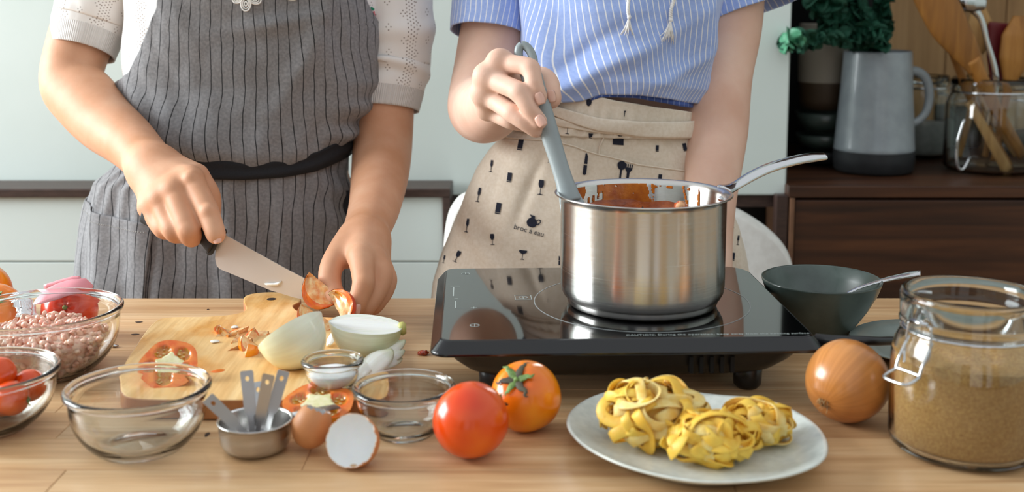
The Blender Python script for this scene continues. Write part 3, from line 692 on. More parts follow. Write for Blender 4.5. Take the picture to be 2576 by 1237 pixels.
# ================================================================ cut tomatoes
M_flesh = pm('tomato_flesh', 'e2641e', 'ee8c3a', rough=.3, scale=120, sss=.2, sssr=(.006, .002, .001), coat=.3)
M_core = pm('tomato_pale_core', 'dcd69a', 'efe8c4', rough=.3, scale=160, sss=.25, coat=.3)
M_pulp = pm('tomato_pulp', 'e89a58', 'f2d4a0', rough=.3, scale=160, sss=.25, coat=.3)
M_gel = pm('tomato_gel', 'c8641a', 'd9a238', rough=.12, scale=220, coat=.6)
M_seed = pm('tomato_seed', 'e6cf8e', rough=.3, coat=.3)
def half_tomato(c, r, axis, label, skin, flat=.62, seed=1, group=None, spin=0.0):
    """half tomato: cut face normal = axis; skin dome below"""
    c = Vector(c); Mx = Vector((0, 0, 1)).rotation_difference(Vector(axis).normalized()).to_matrix() @ Matrix.Rotation(spin, 3, 'Z'); e = empty('tomato_half', c - Vector((0, 0, r * .6)), label, 'tomato', group); rs = random.Random(seed)
    ns = 60; wob = lambda a: 1 + .035 * math.cos(5 * a + seed) + .02 * math.cos(3 * a + 2 * seed)
    rings = []
    for i in range(14):
        th = math.pi / 2 * i / 13; rings.append([tuple(c + Mx @ Vector((r * wob(a) * math.cos(th) * math.cos(a) + 1e-6, r * wob(a) * math.cos(th) * math.sin(a), -r * flat * math.sin(th)))) for a in np.linspace(0, 2 * math.pi, ns, endpoint=False)])
    mk('skin', *loft(rings, True, (False, True)), skin, e)
    # cut face: rim wall with recessed seed chambers
    V, F = [], []; nr = 22; ang = [R(18), R(92), R(162), R(235), R(308)]
    def cham(a, f):
        best = 0
        for k, a0 in enumerate(ang):
            d = math.atan2(math.sin(a - a0), math.cos(a - a0)); x = d / .50; y_ = (f - .60) / .22; q = 1 - (x * x + y_ * y_)
            best = max(best, q)
        return best
    rings = []
    for i in range(nr):
        f = 1 - i / (nr - 1); rings.append([tuple(c + Mx @ Vector((r * wob(a) * f * math.cos(a) + 1e-6, r * wob(a) * f * math.sin(a), .0002 - (.004 * min(1, max(0, cham(a, f)) * 3) * r / .03)))) for a in np.linspace(0, 2 * math.pi, ns, endpoint=False)])
    V, F = loft(rings, True, (False, True)); o = mk('cut_face', V, F, M_flesh, e); o.data.materials.append(M_core); o.data.materials.append(M_gel)
    for i, p in enumerate(o.data.polygons):
        row = i // ns if i < ns * (nr - 1) else nr - 1; a = 2 * math.pi * (i % ns + .5) / ns; f = 1 - (row + .5) / (nr - 1); q = cham(a, f)
        p.material_index = 2 if q > .12 else (1 if f < .48 + .08 * math.cos(5 * a) else 0)
    for k in range(26):
        a0 = ang[k % 5]; a = a0 + rs.uniform(-.34, .34); f = rs.uniform(.5, .72); q = c + Mx @ Vector((r * f * math.cos(a), r * f * math.sin(a), -.0028 * r / .03))
        mk('seed', *ell(q, (.0016 * r / .03, .0011 * r / .03, .0008 * r / .03), 1), M_seed, o)
    return e
half_tomato((P(811, 1020, .975).x, .955, T + .0205), .0305, (.02, -.22, .98), 'tomato half lying cut side up behind the egg shells', M_to, flat=.62, seed=3)
half_tomato((P(430, 968, 1.02).x, 1.017, BZ + .0150), .0268, (.10, -.62, .80), 'tomato half leaning on the board corner, seen through the empty glass bowl', M_to, flat=.45, seed=5, spin=.6)
def wedge(c, r, M3, label, name='tomato_wedge', span=70, group=None, seed=1, skin=None, zs=.95):
    """tomato wedge: slice of a sphere between two meridian planes, seed side exposed"""
    c = Vector(c); e = empty(name, c, label, 'tomato', group); n, m_ = 16, 18; sp2 = R(span) / 2; rings = []
    for i in range(n + 1):
        th = math.pi * i / n; rings.append([tuple(c + M3 @ Vector((r * math.sin(th) * math.cos(a), r * math.sin(th) * math.sin(a), r * zs * math.cos(th)))) for a in np.linspace(-sp2, sp2, m_)])
    mk('skin', *loft(rings, False), skin or M_to, e)
    for s in (-1, 1):
        rings = []
        for i in range(n + 1):
            th = math.pi * i / n; rr = []
            for f in np.linspace(0, 1, 12):
                wob = .0018 * mnoise.noise(Vector((f * 5, th * 3, seed + s))) * (r / .03)
                x = r * math.sin(th) * math.cos(sp2) * f; yb = r * math.sin(th) * math.sin(sp2) * s * f
                dent = 0 if f > .78 else .0035 * (r / .03) * max(0, math.sin(th * 2.0 + seed)) ** 2 * math.sin(f / .78 * math.pi)
                rr.append(tuple(c + M3 @ Vector((x + dent + wob, yb - s * (dent + wob), r * (zs - .02) * math.cos(th)))))
            rings.append(rr)
        V, F = loft(rings, False); o = mk('cut_face', V, F if s > 0 else [tuple(reversed(f)) for f in F], M_flesh, e); o.data.materials.append(M_pulp); o.data.materials.append(M_gel)
        for i, p in enumerate(o.data.polygons):
            f = (i % 11 + .5) / 11; row = i // 11; th = math.pi * (row + .5) / n
            p.material_index = 0 if f > .70 else (2 if max(0, math.sin(th * 2 + seed)) ** 2 > .75 and .3 < f < .75 else 1)
    return e
def fbasis(e_, n, span):
    """orientation with one cut face normal to n and the skin side towards e_"""
    n = Vector(n).normalized(); e_ = Vector(e_); e_ = (e_ - n * e_.dot(n)).normalized(); s2 = R(span) / 2; x = e_ * math.cos(s2) - n * math.sin(s2); y = -e_ * math.sin(s2) - n * math.cos(s2); return Matrix((x, y, x.cross(y))).transposed()
def basis(x, z):      # columns from wanted x axis (outward, skin side) and z axis
    x = Vector(x).normalized(); z = Vector(z); z = (z - x * z.dot(x)).normalized(); y = z.cross(x); return Matrix((x, y, z)).transposed()
# on the blade: skin towards lower left, pulp faces us
wedge(P(818, 716, 1.250), .0300, fbasis((-.62, 0, -.78), (.05, -1, .2), 66), 'tomato wedge stuck to the knife blade near its tip, pulp outward', span=66, seed=2, zs=.78)
wedge(G(800, 790, BZ + .016), .0230, fbasis((-.5, .2, -.75), (.35, -.8, .5), 80), 'squashed tomato wedge under the knife tip, by the onion halves', span=80, seed=4, skin=M_tp)
wedge(G(846, 775, BZ + .014), .0220, fbasis((.75, .1, .45), (-.45, -.85, .3), 95), 'tomato piece held against the board by the fingertips', span=95, seed=6, skin=M_tp)
wedge(P(546, 968, 1.045), .0170, basis((.7, -.1, .2), (-.4, -.3, .9)), 'small green cored tomato wedge on the board beside the spoons', span=60, seed=7)
# chopped pieces
rs = random.Random(8)
CHL = ['chopped tomato bit at the far left edge of the chopped pile', 'chopped tomato piece at the back of the pile, left of the longest one', 'long chopped tomato strip at the back right of the pile', 'chopped tomato piece touching the peeled onion half', 'chopped tomato piece in the middle of the pile, pale side up', 'chopped tomato piece lying nearest the front of the pile', 'tiny chopped tomato bit highest up beside the onion scrap', 'tiny chopped tomato bit farthest left on the board', 'chopped tomato piece behind the one touching the onion', 'small chopped tomato bit between the middle piece and the left edge']
OSL = ['round thin onion scrap behind the chopped tomato pile', 'small onion scrap lying left of the chopped tomato pile', 'smallest onion scrap behind the longest tomato strip']
pcs = [(575, 838, .010, 0), (600, 832, .011, 1), (628, 842, .014, 0), (640, 862, .013, 1), (600, 868, .012, 0), (618, 880, .010, 1), (560, 828, .007, 2), (548, 840, .006, 0), (650, 832, .009, 1), (590, 850, .008, 2)]
for k, (u, v, r_, ty) in enumerate(pcs):
    r_ *= 1.3
    c = G(u, v, BZ + r_ * .28)
    wedge(c, r_, basis((rs.uniform(-1, 1), rs.uniform(-.5, 1), -.9), (rs.uniform(-1, 1), rs.uniform(-1, 1), .1)), CHL[k], name='tomato_chunk', span=rs.choice((60, 80, 100)), group='chopped tomato pieces on the board', seed=k, skin=M_to)
for k, (u, v) in enumerate(((555, 828), (540, 858), (590, 822))):
    c = G(u, v, BZ + .0012); o = mk('onion_scrap', *ell(c, (.006 - k * .001, .0045, .0009), 2, fn=lambda q: q * (1 + .25 * mnoise.noise(q * 1.5 + Vector((k, 0, 0))))), pm('onion_scrap', 'efeadf', rough=.3, sss=.2)); tag(o, OSL[k], 'onion', 'onion scraps on the board')
c = G(1065, 887, T + .002); o = mk('tomato_scrap', *ell(c, (.0058, .0045, .0028), 3, fn=lambda q: q * (1 + .35 * mnoise.noise(q * 2))), pm('dark_red_scrap', '8a2a14', 'b04424', rough=.2, scale=200, coat=.5)); tag(o, 'dark red scrap of tomato alone on the oak beside the cooktop', 'tomato scrap')
# ================================================================ onions
def onion_mat(name, stops, rough=.28, streak=60, coat=.3, sss=.15):
    """colour along local z by stops, longitudinal streaks from the angle"""
    m, t, b = nt(name); tc = N(t, 'ShaderNodeTexCoord'); uv = N(t, 'ShaderNodeUVMap'); uv.uv_map = 'uv'; sx = N(t, 'ShaderNodeSeparateXYZ'); L(t, uv.outputs[0], sx.inputs[0])
    mp = N(t, 'ShaderNodeMapping'); mp.inputs['Scale'].default_value = (streak, 1.0, 1); L(t, uv.outputs[0], mp.inputs[0]); n = N(t, 'ShaderNodeTexNoise'); n.inputs['Scale'].default_value = 1.0; n.inputs['Detail'].default_value = 5; L(t, mp.outputs[0], n.inputs['Vector'])
    r1 = ramp(t, sx.outputs[1], [(p, srgb(c)) for p, c in stops]); r2 = ramp(t, n.outputs[0], [(.38, (.72, .66, .56, 1)), (.6, (1, 1, 1, 1))])
    mx = N(t, 'ShaderNodeMix', data_type='RGBA', blend_type='MULTIPLY'); mx.inputs['Factor'].default_value = .6 if sss < .18 else .25; L(t, r1.outputs[0], mx.inputs['A']); L(t, r2.outputs[0], mx.inputs['B']); L(t, mx.outputs['Result'], b.inputs['Base Color'])
    b.inputs['Roughness'].default_value = rough; b.inputs['Coat Weight'].default_value = coat; b.inputs['Coat Roughness'].default_value = .2; b.inputs['Subsurface Weight'].default_value = sss; b.inputs['Subsurface Radius'].default_value = (.01, .006, .003)
    add_bump(t, b, n.outputs[0], .25, .0005); return m
M_onion = onion_mat('brown_onion_skin', [(0, '8a5a2c'), (.12, 'c07c40'), (.45, 'd08c4a'), (.85, 'bb6a32'), (1, '7d5a34')], streak=42)
def onion_body(c, r, axis, name, mat, e, h=1.0, a0=0, a1=2 * math.pi, spin=0, neck=.25):
    c = Vector(c); Mx = Vector((0, 0, 1)).rotation_difference(Vector(axis).normalized()).to_matrix() @ Matrix.Rotation(spin, 3, 'Z')
    pr = [(.001, -1.0), (.12, -.985), (.35, -.94), (.62, -.80), (.85, -.52), (.98, -.18), (1.0, .1), (.95, .38), (.80, .64), (.55, .84), (.30, .95), (.12, 1.01), (.03, 1.04)] if neck < -.3 else [(.001, -1.0), (.12, -.985), (.35, -.94), (.62, -.80), (.85, -.52), (.98, -.18), (1.0, .1), (.95, .38), (.80, .64), (.55, .84), (.32, .98), (.17, 1.08), (.10, 1.18), (.08, 1.26 + neck)]
    prs = cr(pr, 34); full = abs(a1 - a0 - 2 * math.pi) < 1e-6; ns = 64 if full else 40; V, uv = [], []
    A = np.linspace(a0, a1, ns + (1 if full else 0))
    for i, (rr, z) in enumerate(prs):
        for a in A:
            q = c + Mx @ Vector((max(rr, .001) * r * math.cos(a), max(rr, .001) * r * math.sin(a), z * r * h)); V.append(tuple(q)); uv.append((a / (2 * math.pi), i / 33))
    F = grid_faces(len(prs), len(A), False)
    mk(name, V, F, mat, e, uv=uv); return Mx, prs, c
oc = Vector((P(2133, 992, .960).x, .964, T + .0362))
e = empty('onion', (oc.x, oc.y, T), 'whole brown skinned onion between the plate and the sugar jar', 'onion')
Mx, _, _ = onion_body(oc, .0359, (.62, .50, .30), 'bulb', M_onion, e, h=.98, neck=-.1)
M_root = pm('root_hair', 'b59a6e', '7a5f3c', rough=.8, scale=200)
base = oc + Mx @ Vector((0, 0, -.0345)); dn = Mx @ Vector((0, 0, -1))
for k in range(26):
    a = rs.uniform(0, 6.28); l_ = rs.uniform(.004, .010); p0 = base + Mx @ Vector((.004 * math.cos(a), .004 * math.sin(a), .001)); p1 = p0 + dn * l_ * .5 + Vector((rs.uniform(-1, 1), rs.uniform(-1, 0), rs.uniform(-1, .6))) * l_ * .5
    mk('root', *tube([p0, (p0 + p1) / 2 + Vector((0, 0, .001)), p1], [.0004, .0003, .00015], 5), M_root, e)
# peeled onion halves
M_pale = onion_mat('peeled_onion', [(0, 'efe9ae'), (.25, 'f1f1cc'), (.6, 'f3f6e2'), (1, 'eff5e6')], streak=30, rough=.25, sss=.25)
M_green = onion_mat('green_onion_skin', [(0, '9aa84a'), (.08, 'adbc62'), (.22, 'd6deaa'), (.42, 'edf2d6'), (1, 'f6f9ee')], streak=60, rough=.3, sss=.2)
m, t, b = nt('onion_cut'); uvn = N(t, 'ShaderNodeUVMap'); uvn.uv_map = 'uv'; sx = N(t, 'ShaderNodeSeparateXYZ'); L(t, uvn.outputs[0], sx.inputs[0]); wv = N(t, 'ShaderNodeMath', operation='MULTIPLY'); wv.inputs[1].default_value = 7.0; L(t, sx.outputs[0], wv.inputs[0])
fr = N(t, 'ShaderNodeMath', operation='PINGPONG'); fr.inputs[1].default_value = .5; L(t, wv.outputs[0], fr.inputs[0]); r1 = ramp(t, fr.outputs[0], [(0.0, srgb('dde8c8')), (.12, srgb('fbfdf8'))]); L(t, r1.outputs[0], b.inputs['Base Color']); b.inputs['Roughness'].default_value = .22; b.inputs['Subsurface Weight'].default_value = .25; b.inputs['Subsurface Radius'].default_value = (.01, .01, .006); add_bump(t, b, fr.outputs[0], .3, .0006)
M_cut = m
def onion_half(c, r, axis, spin, label, skinmat, h=1.0, arc=180, root=False):
    e = empty('onion_half', (c[0], c[1], c[2] - r * .6), label, 'onion'); a1 = R(arc)
    Mx, prs, cc = onion_body(c, r, axis, 'outer_layer', skinmat, e, h, 0, a1, spin, neck=-.5)
    for ang in (0, a1):
        V, uv = [], []; nf = 16
        for i, (rr, z) in enumerate(prs):
            for f in np.linspace(0, 1, nf):
                lay = .0006 * math.cos(f * 7 * 2 * math.pi) * (1 if ang else -1)
                V.append(tuple(cc + Mx @ Vector((rr * r * f * math.cos(ang), rr * r * f * math.sin(ang) + (lay if .06 < f < .98 else 0), z * r * h)))); uv.append((f, i / 33))
        F = grid_faces(len(prs), nf, False); mk('cut_face', V, F if ang else [tuple(reversed(q)) for q in F], M_cut, e, uv=uv)
    if root:
        q = cc + Mx @ Vector((0, r * .05, -r * h * 1.02)); mk('root_plate', *lathe([(.001, -.003), (.005, -.003), (.0068, 0), (.006, .004), (.001, .006)], 24, tuple(q), Mx @ Vector((0, .12, 1))), pm('root_plate', 'c5b46a', 'a9b060', rough=.5, scale=200), e)
    return e
def frame_spin(axis, want):
    """spin so that local +Y (mid of the half) points as near as possible to want"""
    M0 = Vector((0, 0, 1)).rotation_difference(Vector(axis).normalized()).to_matrix(); wl_ = M0.inverted() @ Vector(want); return math.atan2(wl_.y, wl_.x) - math.pi / 2
# right half: axis runs from root (right) to top (left), cut face up and towards us a little
ax = (-.93, -.10, .10); c = G(922, 815, BZ + .0335)
onion_half(tuple(c), .0335, ax, frame_spin(ax, (.04, .01, -1.0)), 'green rooted onion half lying cut side up beside the cooktop', M_green, h=1.05, root=True)
ax = (.80, .30, .42); c = G(728, 832, BZ + .034)
c.z = max(c.z, BZ + .030); onion_half(tuple(c), .0385, ax, frame_spin(ax, (.40, -.38, -.84)), 'large pale peeled onion half tipped on its side in the middle of the board', M_pale, h=.86)
M_petal = onion_mat('onion_petal', [(0, 'f8faf4'), (.6, 'f8faf2'), (1, 'e2eac4')], streak=20, sss=.3)
def petal(p0, p1, w_, up, label, k):
    p0, p1 = Vector(p0), Vector(p1); mid = (p0 + p1) / 2 + Vector(up) * w_ * .5; pts = cr([p0, mid, p1], 16); dd = (p1 - p0).normalized(); sd = dd.cross(Vector(up)).normalized(); V, uv = [], []
    for i, p in enumerate(pts):
        f = i / 15; ww = w_ * math.sin(math.pi * min(1, f * .9 + .08)) ** .7
        for j in range(11):
            g = j / 10 * 2 - 1; V.append(tuple(Vector(p) + sd * (ww * g) - Vector(up).normalized() * (ww * .7 * g * g))); uv.append((j / 10, f))
    o = mk('onion_petal', V, grid_faces(16, 11, False), M_petal, uv=uv); solid(o, .0016, 0); tag(o, label, 'onion', 'cut onion petals on the board'); return o
zb = BZ + .006
petal(G(905, 938, zb), G(985, 878, zb + .012), .0130, (0, -.3, 1), 'widest white onion petal in front of the green onion half', 0)
petal(G(945, 905, zb), G(1018, 855, zb + .012), .0075, (.2, -.3, 1), 'narrow onion petal sticking out towards the cooktop, uppermost', 1)
petal(G(950, 915, zb), G(1016, 880, zb + .004), .0068, (.3, -.2, 1), 'pointed onion petal sticking out, middle of the three tips', 2)
petal(G(940, 925, zb), G(1010, 900, zb - .002), .0066, (.3, -.2, 1), 'pointed onion petal sticking out, lowest tip', 3)
petal(G(826, 868, zb - .003), G(842, 830, zb + .004), .0050, (-.3, -.4, .6), 'thin onion sliver standing between the two onion halves', 4)
petal(G(880, 960, zb), G(935, 900, zb + .006), .0090, (0, -.3, 1), 'white onion petal close behind the tiny salt bowl', 5)
# ================================================================ egg shells
def egg_shell(c, r, axis, cut, label, seed, h=1.28):
    c = Vector(c); e = empty('egg_shell', (c.x, c.y, T), label, 'egg shell'); Mx = Vector((0, 0, 1)).rotation_difference(Vector(axis).normalized()).to_matrix(); rs2 = random.Random(seed); ns, nr = 72, 30
    lim = [cut + .05 * mnoise.noise(Vector((math.cos(2 * math.pi * k / ns) * 3, math.sin(2 * math.pi * k / ns) * 3, seed))) + .02 * ((k * 7) % 5 - 2) * .35 for k in range(ns)]
    def surf(sc):
        rings = []
        for i in range(nr + 1):
            f = i / nr; ring = []
            for k in range(ns):
                th = math.pi * (1 - f * lim[k]); a = 2 * math.pi * k / ns; z = math.cos(th); rr = math.sin(th) * (1 - .06 * z)
                ring.append(tuple(c + Mx @ Vector((max(rr, 1e-4) * r * sc * math.cos(a), max(rr, 1e-4) * r * sc * math.sin(a), z * r * sc * h))))
            rings.append(ring)
        return rings
    V, F = loft(surf(1.0), True, (False, False)); mk('shell', V, F, pm('brown_shell', 'c07e4c', 'cf9260', rough=.5, scale=25, bump=(900, .15, .0003), sss=.1), e)
    V, F = loft(surf(.972), True, (False, False)); mk('membrane', V, [tuple(reversed(q)) for q in F], pm('egg_membrane', 'eef0f0', 'f6f7f8', rough=.45, scale=30, sss=.3, sssr=(.01, .006, .004)), e)
    o_, i_ = surf(1.0)[-1], surf(.972)[-1]; mk('broken_edge', *loft([o_, i_], True, (False, False)), pm('shell_edge', 'd9b394', rough=.6), e)
    return e
egg_shell((P(785, 1092, .895).x, .897, T + .0225), .0158, (.30, .25, .9), .74, 'brown egg shell standing with its broken top, beside the measuring cup', 2, h=1.22)
egg_shell((P(886, 1110, .868).x, .866, T + .0215), .0213, (-.22, -.86, .46), .52, 'open egg shell half showing its white inside towards us', 5, h=1.12)
# ================================================================ measuring cup with spoons
mc_ = Vector((P(641, 1080, .898).x, .9, T + .0003))
e = empty('measuring_cup', mc_, 'round steel measuring cup holding the measuring spoons', 'measuring cup')
prof = [(.001, .0008), (.021, .0008), (.0255, .003), (.0282, .008), (.0292, .016), (.0297, .0248), (.0306, .0252), (.0309, .0258), (.0304, .0264), (.0292, .0262), (.0285, .0245), (.028, .012), (.0255, .0045), (.02, .0022), (.001, .0022)]
mk('bowl', *lathe(prof, 72), M_cup, e, True, local=True)
mk('handle', *tube([mc_ + Vector((.028, .012, .0245)), mc_ + Vector((.045, .03, .0225)), mc_ + Vector((.06, .045, .02))], .006, 10, flat=(1, .2), up=(0, 0, 1)), M_satin, e)
def mspoon(top_, bot, r, label, wide=.0056, facing=(0, -1, 0.1), tilt=(0, 0, 1)):
    """flat handle with a punched hole, necked into a round bowl"""
    A, B = Vector(top_), Vector(bot); d = (B - A); Ln = d.length; d.normalize(); f = Vector(facing); s = d.cross(f).normalized(); f = s.cross(d).normalized()
    e = empty('measuring_spoon', B - Vector((0, 0, r)), label, 'measuring spoon', 'steel measuring spoons in the cup')
    # handle outline (local x across, y along) with a slot hole
    wid = [(0, wide * .86), (.03, wide * 1.0), (.6, wide * .92), (.68, wide * .8), (.74, wide * .42), (1, wide * .4)]
    bm = bmesh.new(); hole = [(.0017 * math.cos(a), .0065 + .0022 * math.sin(a)) for a in np.linspace(0, 2 * math.pi, 12, endpoint=False)]
    outl = [(-w_, t_ * Ln) for t_, w_ in wid] + [(w_, t_ * Ln) for t_, w_ in reversed(wid)]
    vo = [bm.verts.new((x, y, 0)) for x, y in outl]; vh = [bm.verts.new((x, y, 0)) for x, y in hole]
    ed = [bm.edges.new((vo[i], vo[(i + 1) % len(vo)])) for i in range(len(vo))] + [bm.edges.new((vh[i], vh[(i + 1) % len(vh)])) for i in range(len(vh))]
    bmesh.ops.triangle_fill(bm, edges=ed, use_beauty=True)
    Vv = [tuple(A + s * v.co.x + d * v.co.y) for v in bm.verts]; Ff = [tuple(v.index for v in q.verts) for q in bm.faces]
    bm.verts.index_update(); Ff = [tuple(v.index for v in q.verts) for q in bm.faces]; bm.free()
    o = mk('handle', Vv, Ff, M_satin, e, False); solid(o, .0011, 0)
    pr = [(r * math.sin(th), -r * .62 * math.cos(th)) for th in np.linspace(0.01, math.pi / 2, 10)] + [(r * 1.04, .0003)] + [(r * .94 * math.sin(th), -r * .56 * math.cos(th)) for th in np.linspace(math.pi / 2, .01, 10)]
    axb = (Vector(tilt)).normalized(); mk('bowl', *lathe(pr, 32, tuple(B + d * r * .9), axb), M_satin, e)
    return e
zc_ = mc_.z + .0105
mspoon(P(620, 932, .905), (mc_.x - .002, mc_.y - .002, zc_ + .004), .0095, 'measuring spoon with the leftmost upright handle in the steel cup', wide=.0053, facing=(.15, -1, 0))
mspoon(P(648, 960, .925), (mc_.x + .002, mc_.y + .009, zc_ + .008), .0080, 'measuring spoon whose short handle hides behind the others', wide=.005, facing=(-.1, -1, 0))
mspoon(P(676, 942, .890), (mc_.x + .003, mc_.y - .010, zc_ + .003), .0105, 'measuring spoon with the nearest upright handle in the steel cup', wide=.0050, facing=(0, -1, .1))
mspoon(P(714, 932, .915), (mc_.x + .009, mc_.y + .003, zc_ + .006), .0085, 'measuring spoon with the rightmost handle leaning outward', wide=.0050, facing=(.2, -1, 0))
mspoon(P(522, 1000, .885), (mc_.x - .004, mc_.y - .012, zc_ + .006), .0090, 'measuring spoon leaning far left over the rim of the cup', wide=.0052, facing=(-.4, -.6, .8))
# ================================================================ plate and pasta nests
pl = [(1425, 1065), (1440, 1028), (1490, 997), (1565, 979), (1680, 979), (1800, 992), (1920, 1003), (1995, 1030), (2058, 1072), (2083, 1120), (2066, 1162), (1990, 1194), (1880, 1210), (1750, 1210), (1620, 1186), (1520, 1150), (1452, 1108)]
PZ = T + .019; o2 = cr_closed(np.array([tuple(G(u, v, PZ))[:2] for u, v in pl]), 120)
ar = 0.5 * np.sum(o2[:, 0] * np.roll(o2[:, 1], -1) - np.roll(o2[:, 0], -1) * o2[:, 1]); o2 = o2 if ar > 0 else o2[::-1]; pcn = o2.mean(0)
def pring(f, z): return [(pcn[0] + (x - pcn[0]) * f, pcn[1] + (y - pcn[1]) * f, z) for x, y in o2]
plate = empty('plate', (pcn[0], pcn[1], T), 'pale grey plate of uneven rounded shape carrying the pasta nests', 'plate')
rings = [pring(.001, T + .001), pring(.60, T + .001), pring(.66, T + .0008), pring(.70, T + .003), pring(.82, T + .009), pring(.94, T + .0150), pring(.99, T + .0172), pring(1.0, T + .0186), pring(.992, PZ + .0004), pring(.965, PZ - .0006), pring(.90, T + .0155), pring(.80, T + .0105), pring(.68, T + .0072), pring(.5, T + .0062), pring(.001, T + .006)]
mk('dish', *loft(rings, True, (False, False)), pm('speckled_glaze', 'ccd3cd', 'dbe1db', rough=.28, scale=140, bump=(60, .15, .0008), coat=.4), plate)
M_pasta = pm('egg_pasta', 'e8ac30', 'f6c954', rough=.5, scale=60, sss=.25, sssr=(.008, .005, .001), bump=(400, .25, .0006))
M_flour = pm('floured_pasta', 'e3b452', 'f0d692', rough=.7, scale=90, sss=.2, bump=(500, .3, .0006))
def nest(c, rx, ry, rz, nrib, label, seed):
    e = empty('pasta_nest', c, label, 'pasta', 'nests of fresh tagliatelle on the plate'); rs2 = random.Random(seed); c = Vector(c)
    mk('core', *ell(c + Vector((0, 0, rz * .45)), (rx * .74, ry * .74, rz * .55), 3, fn=lambda q: q * (1 + .2 * mnoise.noise(q * 2.5))), M_pasta, e)
    for k in range(nrib):
        q = Vector((rs2.gauss(0, 1), rs2.gauss(-.35, .8), rs2.gauss(.35, .8))).normalized(); dd = q.orthogonal().normalized(); dd = (Matrix.Rotation(rs2.uniform(0, 6.28), 3, q) @ dd); pts, nr_ = [], []
        sh = rs2.uniform(.80, 1.03); f1, f2, kap = rs2.uniform(3, 6), rs2.uniform(0, 6), rs2.uniform(-1.8, 1.8); stp = rs2.uniform(.085, .135)
        for i in range(26):
            rr = sh * (1 + .10 * math.sin(f1 * i * .12 + f2)); z = c.z + rz * .55 + q.z * rr * rz * .62; z = max(z, c.z + .0012 + .002 * abs(math.sin(i * .3)))
            pts.append(Vector((c.x + q.x * rx * rr, c.y + q.y * ry * rr, z))); nr_.append(q.copy())
            q = (q + dd * stp).normalized(); dd = (dd - q * dd.dot(q)).normalized(); dd = Matrix.Rotation((kap + 1.3 * math.sin(i * .30 + f2)) * stp, 3, q) @ dd
        # ribbon with twist
        V = []; w_ = rs2.uniform(.0040, .0052); tw0, tw1 = rs2.uniform(-.5, .5), rs2.uniform(-.9, .9)
        for i, p in enumerate(pts):
            d = (pts[min(i + 1, 25)] - pts[max(i - 1, 0)]).normalized(); n_ = nr_[i]; n_ = (n_ - d * n_.dot(d)).normalized(); s_ = d.cross(n_); tw = tw0 + tw1 * math.sin(i / 25 * 5 + f2)
            sd = s_ * math.cos(tw) + n_ * math.sin(tw); nn = n_ * math.cos(tw) - s_ * math.sin(tw)
            for (x, z) in ((-1, 0), (-.85, .13), (0, .16), (.85, .13), (1, 0), (.85, -.11), (0, -.08), (-.85, -.11)): V.append(tuple(p + sd * (x * w_) + nn * (z * w_)))
        F = grid_faces(26, 8, True) + [tuple(reversed(range(8))), tuple(range(200, 208))]
        mk('noodle', V, [tuple(reversed(f)) for f in F], M_flour if rs2.random() < .25 else M_pasta, e)
n1 = G(1645, 1120, T + .008); nest((n1.x, n1.y + .010, T + .0075), .0430, .034, .0440, 36, 'biggest nest of yellow tagliatelle at the left of the plate', 1)
n1 = G(1790, 1165, T + .008); nest((n1.x, n1.y + .008, T + .0075), .0370, .024, .0330, 30, 'nest of yellow tagliatelle at the front middle of the plate', 2)
n1 = G(1918, 1125, T + .008); nest((n1.x - .001, n1.y + .012, T + .0075), .0300, .022, .0290, 24, 'smallest nest of yellow tagliatelle at the right of the plate', 3)
# ================================================================ sugar jar
jc = Vector((P(2430, 1100, .9).x, .905, T + .0005)); jar = empty('glass_jar', jc, 'open clear glass clip jar of brown sugar in the front corner', 'jar')
JH = .1325
pr = [(.001, .002), (.045, .002), (.048, .0005), (.054, .001), (.0585, .005), (.0602, .012), (.0602, .07), (.0598, .080), (.0575, .0895), (.0540, .0965), (.0525, .0995), (.0525, .103), (.0545, .1045), (.0550, .108), (.0535, .1105), (.0545, .1125), (.0548, .128), (.0538, JH - .001), (.0515, JH), (.0485, JH - .0015), (.0480, .122), (.0490, .112), (.0490, .104), (.0497, .097), (.0530, .090), (.0562, .080), (.0568, .07), (.0568, .012), (.055, .007), (.05, .006), (.001, .0055)]
mk('glass_wall', *lathe(pr, 96), M_glass2, jar, True, local=True)
M_sugar = pm('demerara_sugar', 'b98544', 'd9ab68', rough=.6, scale=420, stops=(.3, .7), bump=(900, 1.0, .0012), sss=.15, sssr=(.004, .003, .001))
rings = [[(.0545 * q * math.cos(a), .0545 * q * math.sin(a), z) for a in np.linspace(0, 2 * math.pi, 72, endpoint=False)] for q, z in ((.9, .0068), (1.0, .0095), (1.028, .013), (1.03, .03), (1.03, .07))]
for i in range(24, -1, -1):
    f = i / 24; rings.append([(.0560 * f * math.cos(a) + 1e-6, .0560 * f * math.sin(a), .0815 - .003 * f * math.cos(a + 1.0) + .0022 * mnoise.fractal(Vector((f * 3 * math.cos(a), f * 3 * math.sin(a), 4)), 1, 2, 4)) for a in np.linspace(0, 2 * math.pi, 72, endpoint=False)])
V, F = loft(rings, True, (True, False)); o = mk('brown_sugar', [tuple(Vector(v) + jc) for v in V], F, M_sugar); tag(o, 'coarse golden brown sugar filling the clip jar', 'sugar', kind='stuff')
